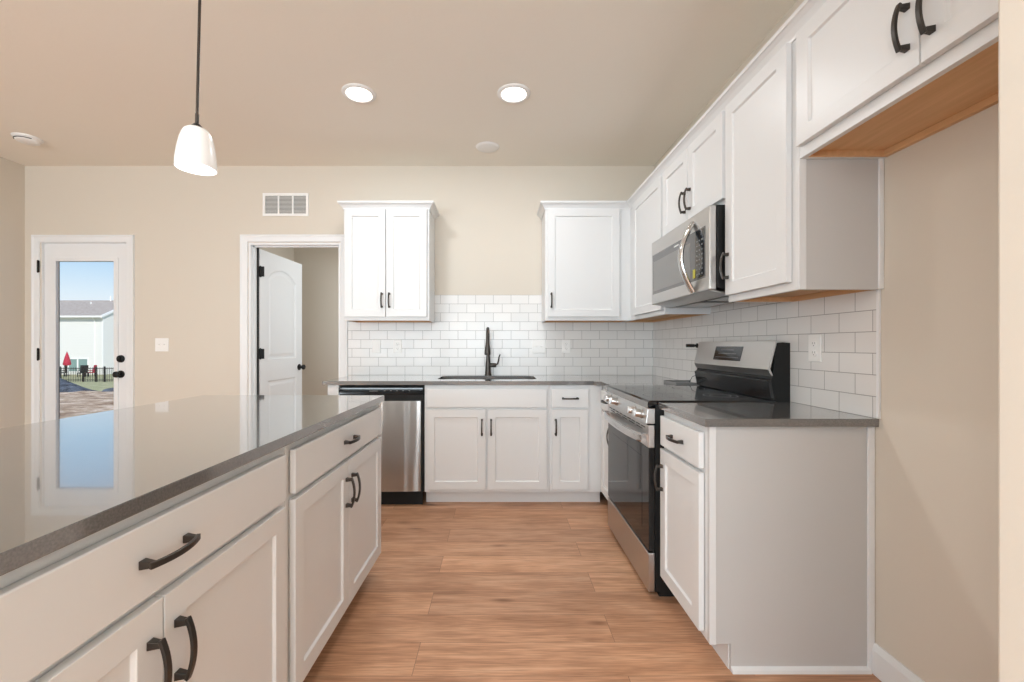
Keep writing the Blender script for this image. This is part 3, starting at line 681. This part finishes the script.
# ------------------------------------------------------------------ range; local x 0..0.757 from far to near, y depth (0 = door front)
RX = 0.690
rg = tag(empty('range', (RX, 2.752, 0), -PI/2), 'stainless steel electric range with black glass cooktop and rear control panel', 'range')
RW = 0.757
b = MB(); b.box(0.003, RW-0.003, 0.032, 0.645, 0.035, 0.905); b.build('body', M['black'], rg)
b = MB(); b.prism([(-0.004, 0.886), (-0.004, 0.912), (0.004, 0.920), (0.590, 0.920), (0.590, 0.900), (0.03, 0.900)], 0.0, RW, 'YZ'); ct = b.build('cooktop', M['blackgloss'], rg, bevel=0.002)
b = MB(); b.prism([(-0.0065, 0.884), (-0.0065, 0.913), (-0.003, 0.913), (-0.003, 0.884)], 0.002, RW-0.002, 'YZ'); b.build('front_trim', M['mwscreen'], ct)
def ringmark(cx, cy_, r_):
    bb = MB()
    for rad in (r_, r_*0.62):
        vo_ = []; vi_ = []
        for i in range(48):
            a = 2*PI*i/48; vo_.append(bb.bm.verts.new((cx+rad*math.cos(a), cy_+rad*math.sin(a), 0.9205))); vi_.append(bb.bm.verts.new((cx+(rad-0.0025)*math.cos(a), cy_+(rad-0.0025)*math.sin(a), 0.9205)))
        for i in range(48): bb.bm.faces.new([vo_[i], vo_[(i+1) % 48], vi_[(i+1) % 48], vi_[i]])
    bb.build('burner_mark', M['slot'], ct)
for a in ((0.19, 0.16, 0.095), (0.56, 0.16, 0.115), (0.19, 0.43, 0.09), (0.56, 0.43, 0.08)): ringmark(*a)
b = MB(); b.prism([(-0.004, 0.884), (-0.014, 0.812), (0.03, 0.812), (0.03, 0.884)], 0.0, RW, 'YZ'); fp = b.build('control_fascia', M['steel'], rg, bevel=0.003)
for kx in (0.125, 0.245, 0.58, 0.685):
    bb = MB(); bb.lathe([(0, 0), (0.024, 0), (0.024, -0.006), (0.019, -0.010), (0.018, -0.030), (0.015, -0.034), (0, -0.035)], (0, 0, 0), 'Y', 24)
    bb.box(-0.0035, 0.0035, -0.046, -0.028, -0.018, 0.018)
    k_ = bb.build('knob', M['steel'], fp, smooth=True); k_.location = (kx, -0.008, 0.849); k_.rotation_euler.x = math.radians(-6)
b = MB(); b.box(0.004, RW-0.004, 0.0, 0.03, 0.700, 0.806); dr = b.build('door_top_rail', M['steel'], rg, bevel=0.004, seg=3)
b = MB()
for i in range(9): b.box(0.05+i*0.075, 0.11+i*0.075, -0.0008, 0.004, 0.786, 0.791)
for i in range(5): b.box(0.08+i*0.125, 0.17+i*0.125, -0.0008, 0.004, 0.774, 0.778)
b.build('vent_slots', M['seal_and_gap'], dr)
pth = [(0.03+0.697*i/20, -0.022-0.030*math.sin(PI*i/20)**0.6 if 0 < i < 20 else -0.022, 0.742) for i in range(21)]
b = MB(); b.sweep(pth, [(0.006*math.cos(a), 0.021*math.sin(a)) for a in [2*PI*i/14 for i in range(14)]], up=(0, 0, 1))
b.box(0.022, 0.05, -0.026, 0.001, 0.722, 0.762); b.box(0.707, 0.735, -0.026, 0.001, 0.722, 0.762); b.build('door_handle', M['chrome'], rg, smooth=True)
b = MB(); b.box(0.004, RW-0.004, 0.002, 0.03, 0.222, 0.699); dg = b.build('oven_door', M['ovenglass'], rg, bevel=0.003)
b = MB(); b.box(0.10, RW-0.10, 0.0012, 0.003, 0.30, 0.64); b.build('oven_window', M['ovenglass'], dg)
b = MB(); b.box(0.004, RW-0.004, 0.0, 0.03, 0.035, 0.214); b.build('storage_drawer', M['steel'], rg, bevel=0.004, seg=3)
b = MB(); b.box(0.03, RW-0.03, 0.06, 0.60, 0.0, 0.035); b.build('foot_base', M['blackplastic'], rg)
# backguard
BG = 0.0
b = MB(); b.prism([(0.585, 0.905), (0.565, 1.02), (0.572, 1.035), (0.590, 1.190), (0.655, 1.186), (0.655, 0.905)], 0.002, RW-0.002, 'YZ'); b.build('backguard_body', M['black'], rg, bevel=0.002)
b = MB(); b.prism([(0.566, 1.030), (0.549, 1.062), (0.583, 1.196), (0.640, 1.190), (0.590, 1.186), (0.560, 1.065), (0.572, 1.036)], -0.001, RW+0.001, 'YZ'); bp_ = b.build('control_panel', M['steel'], rg, bevel=0.0015)
b = MB(); b.prism([(0.5665, 0.925), (0.551, 1.010), (0.566, 1.018), (0.580, 0.925)], 0.004, RW-0.004, 'YZ'); b.build('lower_guard', M['blackgloss'], rg)
def on_slope(z): return 0.549+(z-1.062)*(0.034/0.134)
b = MB(); b.prism([(on_slope(1.092)-0.0015, 1.092), (on_slope(1.168)-0.0015, 1.168), (on_slope(1.168)+0.002, 1.168), (on_slope(1.092)+0.002, 1.092)], 0.232, 0.512, 'YZ'); ds = b.build('display', M['display'], bp_)
for j, z in enumerate((1.108, 1.128, 1.148)):
    b = MB(); b.prism([(on_slope(z)-0.0022, z), (on_slope(z+0.002)-0.0022, z+0.002), (on_slope(z+0.002)-0.001, z+0.002), (on_slope(z)-0.001, z)], 0.255+0.02*j, 0.49-0.03*j, 'YZ')
    b.build('touch_mark', M['slot'], ds)

# ------------------------------------------------------------------ microwave; local x 0 (far) .. 0.75 (near), y 0 = front
mw = tag(empty('microwave', (0.968, 2.746, 1.43), -PI/2), 'stainless steel over-the-range microwave with curved chrome handle', 'microwave')
MWW = 0.754; MH = 0.393; MD = XR-0.968-0.012
b = MB(); b.prism([(0.035, 0.012), (0.035, MH), (MD, MH), (MD, -0.012), (0.12, -0.012)], 0.002, MWW-0.002, 'YZ'); b.build('body', M['black'], mw, bevel=0.002)
b = MB(); b.box(0, MWW, 0.0, 0.033, 0.0, MH-0.002); mf = b.build('door', M['steel'], mw, bevel=0.006, seg=3)
b = MB(); b.box(0.022, 0.715, -0.0012, 0.002, 0.062, 0.306); gl_ = b.build('door_glass', M['mwglass'], mf)
b = MB(); b.box(0.040, 0.555, -0.002, -0.001, 0.080, 0.262); b.build('window_screen', M['mwscreen'], gl_)
b = MB(); b.box(0.618, 0.706, -0.0024, -0.001, 0.070, 0.300); kp = b.build('keypad', M['display'], mf)
b = MB()
for j in range(8):
    for i in range(3): b.box(0.628+i*0.026, 0.640+i*0.026, -0.0032, -0.002, 0.085+j*0.023, 0.092+j*0.023)
b.build('keypad_buttons', M['button'], kp)
b = MB(); b.box(0.355, 0.415, -0.0026, -0.001, 0.283, 0.290); b.build('badge', M['plastic'], mf)
pth = [(0.590, -0.004-0.060*math.sin(PI*i/24), 0.008+0.345*i/24) for i in range(25)]
b = MB(); b.sweep(pth, [(0.021*math.cos(a), 0.012*math.sin(a)) for a in [2*PI*i/14 for i in range(14)]], up=(0, -1, 0)); b.build('handle', M['chrome'], mf, smooth=True)
b = MB(); b.box(0.596, 0.616, -0.006, -0.0035, 0.075, 0.118); b.build('tag', M['yellow'], mf)
mf.children[-1]['label'] = 'small yellow tag'
b = MB(); b.box(0.03, 0.33, 0.15, 0.33, -0.018, -0.012); b.box(0.42, 0.72, 0.15, 0.33, -0.018, -0.012); b.build('grease_filter', M['steel'], mw)
b = MB(); b.prism([(0.005, 0.0), (0.036, 0.0), (0.118, -0.012), (0.110, -0.020)], 0.02, MWW-0.02, 'YZ'); b.build('vent_lip', M['steel'], mw)

# ------------------------------------------------------------------ small things by the range
ph = tag(empty('document_tray', (1.245, 2.93, 0.914)), 'flat grey tray lying on the worktop in the corner behind the range', 'tray')
b = MB(); b.box(-0.09, 0.10, -0.11, 0.11, 0, 0.004); b.box(-0.09, 0.10, -0.11, -0.104, 0.004, 0.016); b.box(-0.09, 0.10, 0.104, 0.11, 0.004, 0.016); b.box(-0.09, -0.084, -0.104, 0.104, 0.004, 0.016)
b.build('tray_base', M['button'], ph, bevel=0.001)
b = MB(); b.tube([(0.02, -0.05, 0.014), (0.04, -0.05, 0.05), (0.065, -0.05, 0.062), (0.07, -0.05, 0.04), (0.08, -0.05, 0.03), (0.095, -0.05, 0.05), (0.10, -0.05, 0.07)], 0.002, 8, up=(0, 1, 0)); b.build('wire', M['black'], ph)
b = MB(); b.lathe([(0, 0), (0.016, 0), (0.016, -0.006), (0.009, -0.010), (0.009, -0.02), (0.0115, -0.025), (0.0115, -0.075), (0, -0.077)], (XR-0.008, 2.93, 1.172), 'X', 16)
tag(b.build('wall_rod', M['black'], smooth=True), 'short black rod sticking out of the tile behind the range', 'fixture')

# ------------------------------------------------------------------ island (slightly skewed like in the photo)
TH = math.radians(1.0)
isl_o = Vector((-0.636, 0.0, 0))
def isl(u, d):      # u along island length, d outward (+X)
    return (isl_o.x + u*math.sin(TH) + d*math.cos(TH), isl_o.y + u*math.cos(TH) - d*math.sin(TH))
# worktop
u0, u1, wI = 0.27, 2.255, 0.95
slab('island_worktop', [isl(u0, 0), isl(u1, 0), isl(u1, -wI), isl(u0, -wI)], [], 0.885, 0.914, 'large polished grey quartz worktop on the kitchen island')
def island_cab(label, ua, ub):
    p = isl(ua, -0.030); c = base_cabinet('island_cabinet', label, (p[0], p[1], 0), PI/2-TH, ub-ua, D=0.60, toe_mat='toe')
    w_ = ub-ua; add_drawer(c, 0.020, w_-0.014, 0.722, 0.857); add_door(c, 0.020, w_/2-0.002, 0.112, 0.704, w_/2-0.032, 0.585); add_door(c, w_/2+0.002, w_-0.014, 0.112, 0.704, w_/2+0.032, 0.585)
    return c
island_cab('white island cabinet with drawer and two doors at the end nearest the dishwasher', 1.300, 2.235)
island_cab('white island cabinet with wide drawer and two doors, the one farther from the dishwasher', 0.345, 1.280)
b = MB(); c_ = [isl(0.32, -0.632), isl(2.237, -0.632), isl(2.237, -0.652), isl(0.32, -0.652)]
b.prism(c_, 0, 0.885); tag(b.build('island_back_panel', M['white'], bevel=0.001), 'white back panel of the island on its seating side', 'panel')
for nm in (1,):
    b = MB(); b.prism([isl(1.2805, -0.032), isl(1.2995, -0.032), isl(1.2995, -0.62), isl(1.2805, -0.62)], 0.10, 0.884)
    tag(b.build('filler_strip', M['white']), 'narrow white filler strip between the two island cabinets', 'panel')

# ------------------------------------------------------------------ pendant
pe = tag(empty('pendant_lamp', (-1.050, 1.50, 1.786)), 'white frosted glass pendant lamp hanging on a dark rod above the island', 'pendant lamp')
pe.rotation_euler = (0, math.radians(1.3), 0)
prof = [(0.060, 0.0), (0.062, 0.002), (0.061, 0.028), (0.057, 0.062), (0.051, 0.095), (0.044, 0.120), (0.037, 0.132), (0.029, 0.138), (0.020, 0.140)]
inn = [(r_-0.004, z) for r_, z in prof]
b = MB(); b.lathe(prof+list(reversed([(max(r_, 0.014), z-0.003 if z > 0.05 else z) for r_, z in inn])), n=40)
b.build('lamp_shade', M['shade'], pe, smooth=True)
b = MB(); b.lathe([(0, 0.09), (0.018, 0.09), (0.020, 0.139), (0.021, 0.142), (0.014, 0.150), (0.006, 0.158), (0.006, 0.19), (0, 0.19)], n=20); b.build('socket', M['bronze'], pe, smooth=True)
b = MB(); b.lathe([(0, 0.155), (0.0046, 0.155), (0.0046, 0.945), (0, 0.945)], n=12); b.build('rod', M['bronze'], pe, smooth=True)
b = MB(); b.lathe([(0, 0.963), (0.065, 0.963), (0.063, 0.952), (0.02, 0.944), (0, 0.944)], n=28); b.build('canopy', M['bronze'], pe, smooth=True)
b = MB(); b.lathe([(0, 0.030), (0.02, 0.034), (0.027, 0.052), (0.022, 0.075), (0.014, 0.09), (0, 0.09)], n=20); b.build('bulb', M['lens'], pe, smooth=True)
light('pendant_light', 'POINT', (-1.050, 1.50, 1.76), (0, 0, 0), PENDANT_W, LAMP, shadow_soft_size=0.05)

# ------------------------------------------------------------------ ceiling fittings
def downlight(x, y, label):
    o = tag(empty('downlight', (x, y, ZC)), label, 'ceiling light', 'recessed ceiling lights')
    b = MB(); b.lathe([(0.076, -0.004), (0.080, -0.011), (0.096, -0.010), (0.103, -0.004), (0.103, 0), (0.076, 0)], n=40); 
    b.build('trim_ring', M['plastic'], o, smooth=True)
    b = MB(); b.lathe([(0, -0.005), (0.074, -0.005), (0.0765, -0.002), (0.0765, 0), (0, 0)], n=40); b.build('lens', M['lens'], o, smooth=True)
    light('downlight_and_fill', 'AREA', (x, y, ZC-0.013), (0, 0, 0), LAMP_W, LAMP, shape='DISK', size=0.145)
downlight(-0.87, 2.69, 'round recessed ceiling light, the one closer to the pendant lamp')
downlight(0.092, 2.69, 'round recessed ceiling light, the one closer to the wall cabinets')
FILL_XY = [(-0.87, -0.9), (0.092, -0.9), (-3.0, 0.9), (-3.0, -2.2), (-0.6, -2.2)]  # lamps added out of view to brighten floor and ceiling
for x, y in FILL_XY:
    light('downlight_and_fill', 'AREA', (x, y, ZC-0.013), (0, 0, 0), LAMP_W, LAMP, shape='DISK', size=0.145)
light('hall_fill', 'AREA', (-1.3, 4.6, ZC-0.02), (0, 0, 0), 7, LAMP, shape='DISK', size=0.3)  # unseen fill light added for the room beyond the door
light('window_fill', 'AREA', (-0.625, 4.7, 1.45), (PI/2, 0, PI/2), 9, FILL_RGB, shape='RECTANGLE', size=0.8, size_y=1.2)  # fill light added to brighten the open door leaf
b = MB(); b.lathe([(0, -0.012), (0.070, -0.011), (0.088, -0.006), (0.094, 0), (0, 0)], (-0.09, 3.42, ZC), n=36)
tag(b.build('ceiling_speaker', M['plastic'], smooth=True), 'plain round white cover on the ceiling near the sink wall', 'ceiling cover')
sm = tag(empty('smoke_detector', (-3.56, 3.27, ZC)), 'white round smoke detector with dark slot on the ceiling near the patio door', 'smoke detector')
b = MB(); b.lathe([(0, -0.038), (0.05, -0.037), (0.066, -0.030), (0.074, -0.014), (0.082, -0.010), (0.086, 0), (0, 0)], n=32); b.build('housing', M['plastic'], sm, smooth=True)
b = MB()
for i in range(9):
    a0 = -PI*0.85+i*PI*0.7/9; a1 = a0+PI*0.7/9*1.0
    b.prism([(0.0715*math.cos(a0), 0.0715*math.sin(a0)), (0.0745*math.cos(a0), 0.0745*math.sin(a0)), (0.0745*math.cos(a1), 0.0745*math.sin(a1)), (0.0715*math.cos(a1), 0.0715*math.sin(a1))], -0.024, -0.019)
b.build('vent_slot', M['seal_and_gap'], sm)

# return-air grille on the back wall
vg = tag(empty('wall_vent', (-1.860, YB, 2.40)), 'white rectangular air vent with three louvred bays above the doorway', 'vent')
b = MB(); ring(b, -0.200, 0.200, -0.100, 0.100, -0.178, 0.178, -0.078, 0.078, -0.010, 0)
for x_ in (-0.0625, 0.0625): b.box(x_-0.007, x_+0.007, -0.009, 0, -0.078, 0.078)
b.build('frame', M['plastic'], vg, bevel=0.002)
b = MB()
for i in range(14):
    z = -0.074+i*0.0112; b.prism([(-0.007, z), (-0.001, z+0.006), (-0.0005, z+0.0052), (-0.0062, z-0.0008)], -0.178, 0.178, 'YZ')
b.build('louvres', M['plastic'], vg)
b = MB(); b.box(-0.178, 0.178, -0.0004, 0.0, -0.078, 0.078); b.build('backing', M['ventgrey'], vg)

# outlets and switches; local front -y
def plate(name, label, cat, loc, rz, kind, gang=1):
    o = tag(empty(name, loc, rz), label, cat)
    w_ = 0.0365 if gang == 1 else 0.0585
    b = MB(); b.box(-w_, w_, -0.006, 0, -0.058, 0.058); b.build('plate', M['plastic'], o, bevel=0.003, seg=3)
    for g in range(gang):
        cx = 0 if gang == 1 else (-0.023+0.046*g)
        if kind == 'outlet':
            for z in (-0.0195, 0.0195):
                bb = MB(); bb.lathe([(0, -0.0085), (0.0155, -0.0085), (0.017, -0.006), (0, -0.006)], (cx, 0, z), 'Y', 24)
                s_ = bb.build('socket', M['plastic'], o, smooth=True)
                bb = MB(); bb.box(cx-0.0075, cx-0.0055, -0.009, -0.0075, z-0.002, z+0.007); bb.box(cx+0.0055, cx+0.0075, -0.009, -0.0075, z-0.002, z+0.007); bb.lathe([(0, -0.009), (0.0025, -0.009), (0.0025, -0.0075), (0, -0.0075)], (cx, 0, z-0.008), 'Y', 10)
                bb.build('slots', M['slot'], s_)
        elif kind == 'toggle':
            bb = MB(); bb.box(cx-0.005, cx+0.005, -0.0068, -0.006, -0.012, 0.012); bb.prism([(-0.006, -0.004), (-0.018, 0.004), (-0.017, 0.009), (-0.006, 0.006)], cx-0.0035, cx+0.0035, 'YZ'); bb.build('toggle', M['plastic'], o)
        else:
            bb = MB(); bb.prism([(-0.006, -0.033), (-0.007, -0.033), (-0.0095, 0.033), (-0.006, 0.033)], cx-0.0165, cx+0.0165, 'YZ'); bb.build('rocker', M['plastic'], o, bevel=0.001)
    return o
plate('light_switch', 'white double toggle light switch on the beige wall between the two doors', 'light switch', (-2.94, YB, 1.178), 0, 'toggle', 2)
TY = YB-0.008
plate('light_switch', 'white switch plate on the tile beside the doorway casing', 'light switch', (-1.066, TY, 1.165), 0, 'rocker')
plate('wall_outlet', 'white outlet on the tile under the two-door wall cabinet', 'outlet', (-0.884, TY, 1.165), 0, 'outlet')
plate('light_switch', 'white double switch plate on the tile just right of the faucet', 'light switch', (0.345, TY, 1.163), 0, 'toggle', 2)
plate('wall_outlet', 'white outlet on the tile beneath the single-door wall cabinet', 'outlet', (0.585, TY, 1.165), 0, 'outlet')
plate('wall_outlet', 'white outlet on the tile between the range and the refrigerator alcove', 'outlet', (XR-0.008, 1.837, 1.162), -PI/2, 'outlet')

# ------------------------------------------------------------------ outdoors, seen through the patio door
def gz(y, x=0):
    if y < 20: return -0.35-0.045*max(0, y-6)
    if y < 26: return -0.98-0.12*(y-20)
    return -1.70-0.028*(y-26)
b = MB(); bm = b.bm; random.seed(3)
ys = [4.0+0.5*i for i in range(36)]; xs = [-40+1.0*i for i in range(48)]
G = [[bm.verts.new((x_, y_, gz(y_)+(random.uniform(-0.05, 0.05) if y_ > 5 else -0.1))) for x_ in xs] for y_ in ys]
for j in range(len(ys)-1):
    for i in range(len(xs)-1): bm.faces.new([G[j][i], G[j][i+1], G[j+1][i+1], G[j+1][i]])
o = b.build('ground', M['dirt'], smooth=True); struct(o, 'bare brown dirt yard beyond the patio door')
b = MB(); bm = b.bm; ys = [21.0+1.5*i for i in range(50)]; xs = [-130+5.0*i for i in range(34)]
G = [[bm.verts.new((x_, y_, gz(y_)-0.02)) for x_ in xs] for y_ in ys]
for j in range(len(ys)-1):
    for i in range(len(xs)-1): bm.faces.new([G[j][i], G[j][i+1], G[j+1][i+1], G[j+1][i]])
struct(b.build('lawn', M['grass']), 'dry green lawn around the neighbouring house')

def berm(x0, x1, y_, h0, h1, label):
    b = MB(); n_ = 16; pth = []
    for i in range(n_+1):
        t_ = i/n_; pth.append((x0+(x1-x0)*t_, y_+0.4*math.sin(5*t_), gz(y_)-0.12))
    b.sweep(pth, lambda t_: [(0.75*math.cos(PI*k/8), (0.12+h0+(h1-h0)*t_)*math.sin(PI*k/8)) for k in range(9)])
    tag(b.build('silt_fence', M['tarp'], smooth=True), label, 'silt fence')
berm(-23.5, -19.2, 20.6, 1.15, 0.10, 'collapsed dark silt fabric heap on the dirt beneath the red parasol')
berm(-18.7, -14.5, 20.6, 0.15, 0.85, 'collapsed dark silt fabric heap on the dirt beside the door knob side of the glass')

HY, HX, EZ, BZ = 54.0, -49.4, 4.95, gz(54)-0.3
ho = tag(empty('house', (HX, HY, BZ)), 'pale sided neighbouring house with grey shingle roof beyond the fence', 'house')
eh = EZ-BZ; dp = 9.0; rz_ = eh+2.2; Lh = 16
b = MB(); b.prism([(0, 0), (dp, 0), (dp, eh), (dp/2, rz_-0.25), (0, eh)], -Lh, 0, 'YZ'); b.build('wall', M['siding'], ho)
b = MB(); th = 0.16
b.prism([(-0.4, eh-0.27), (dp/2, rz_-0.1), (dp+0.4, eh-0.27), (dp+0.4, eh-0.27+th), (dp/2, rz_-0.1+th), (-0.4, eh-0.27+th)], -Lh-0.3, 0.12, 'YZ'); rf = b.build('roof', M['shingle'], ho)
b = MB(); b.prism([(-0.44, eh-0.42), (-0.44, eh-0.10), (dp/2, rz_+0.06), (dp/2, rz_-0.26)], 0.12, 0.20, 'YZ'); b.prism([(dp+0.44, eh-0.42), (dp+0.44, eh-0.10), (dp/2, rz_+0.06), (dp/2, rz_-0.26)], 0.12, 0.20, 'YZ')
b.build('rake_board', M['plastic'], rf)
b = MB(); b.box(-Lh-0.3, 0.12, -0.50, -0.38, eh-0.36, eh-0.14); b.build('gutter', M['plastic'], rf)
b = MB(); b.box(-0.12, 0.015, -0.02, 0.10, 0, eh-0.3); b.build('corner_board', M['plastic'], ho)
b = MB(); b.tube([(-1.1, -0.42, eh-0.3), (-1.0, -0.06, eh-0.7), (-1.0, -0.06, 0.2)], 0.05, 8, up=(1, 0, 0)); b.build('downspout', M['plastic'], ho)
for x_, y_, h_ in ((-4.6, 3.3, 0.5), (-2.9, 4.3, 0.9), (-0.9, 4.0, 0.4)):
    zz = eh-0.1+(y_/ (dp/2))*(rz_-eh); b = MB(); b.lathe([(0, 0), (0.07, 0), (0.07, h_-0.1), (0.1, h_-0.1), (0.1, h_), (0, h_)], (x_, y_, zz-0.1), 'Z', 10); b.build('vent_pipe', M['plastic'], rf)
wn_ = MB(); ring(wn_, -4.35, -1.75, 0.55, 2.35, -4.2, -1.9, 0.7, 2.2, -0.06, 0); wn_.box(-3.2, -3.02, -0.05, 0, 0.7, 2.2); wo_ = wn_.build('window', M['plastic'], ho)
b = MB(); b.box(-4.2, -1.9, -0.03, -0.01, 0.7, 2.2); b.build('pane', M['outglass'], wo_)
b = MB(); b.box(-4.75, -4.40, -0.07, 0, 0.5, 2.35); b.build('shutter', M['blackplastic'], ho)

def outdoor_at(px, d): return (px-499)*d/433
# red closed parasol
up = tag(empty('patio_umbrella', (outdoor_at(67, 51), 51.0, gz(51))), 'closed red patio umbrella standing before the pale house', 'umbrella')
b = MB(); b.lathe([(0, 1.15), (0.32, 1.2), (0.38, 1.35), (0.33, 1.6), (0.22, 2.1), (0.10, 2.55), (0.03, 2.75), (0, 2.8)], n=10); b.build('canopy', M['red'], up, smooth=True)
b = MB(); b.lathe([(0, 0), (0.03, 0), (0.03, 2.82), (0, 2.82)], n=8); b.build('pole', M['black'], up)
b = MB(); b.lathe([(0, 0), (0.3, 0), (0.28, 0.08), (0, 0.1)], n=12); b.build('base', M['black'], up)
def patio_chair(px, d, m_, label, rz=0):
    o = tag(empty('patio_chair', (outdoor_at(px, d), d, gz(d)), rz), label, 'patio chair')
    b = MB(); b.box(-0.34, 0.34, -0.32, 0.32, 0.38, 0.46); b.build('seat', m_, o)
    b = MB(); b.prism([(0.26, 0.46), (0.42, 1.25), (0.48, 1.25), (0.33, 0.44)], -0.34, 0.34, 'YZ'); b.build('backrest', m_, o)
    for sx_ in (-1, 1):
        for sy in (-1, 1):
            b = MB(); b.box(sx_*0.32-0.03, sx_*0.32+0.03, sy*0.28-0.03, sy*0.28+0.03, 0, 0.40); b.build('leg', M['black'], o)
        b = MB(); b.box(sx_*0.37-0.04, sx_*0.37+0.04, -0.3, 0.33, 0.62, 0.67); b.build('armrest', m_, o)
patio_chair(82.5, 47.5, M['blackplastic'], 'black patio chair outside beside the red one', 0.4)
patio_chair(90.5, 48.5, M['red'], 'red patio chair outside beside the black one', -0.5)
patio_chair(62, 48, M['blackplastic'], 'black patio chair outside directly below the red umbrella', 2.6)
# metal yard fence
FYd = 38.0
fe = tag(empty('yard_fence', (0, FYd, gz(FYd))), 'black metal picket fence across the lawn in front of the house', 'fence')
FH = 1.25
for px in (60, 83.5, 96, 104.5, 118):
    x_ = outdoor_at(px, FYd); b = MB(); b.box(x_-0.05, x_+0.05, -0.05, 0.05, -0.15, FH+0.08); b.build('post', M['black'], fe)
b = MB(); xa, xb = outdoor_at(48, FYd), outdoor_at(122, FYd); b.box(xa, xb, -0.02, 0.02, FH-0.12, FH-0.07); b.box(xa, xb, -0.02, 0.02, 0.12, 0.17)
x_ = xa
while x_ < xb: b.box(x_-0.012, x_+0.012, -0.012, 0.012, 0.0, FH); x_ += 0.15
b.build('picket_panel', M['black'], fe)
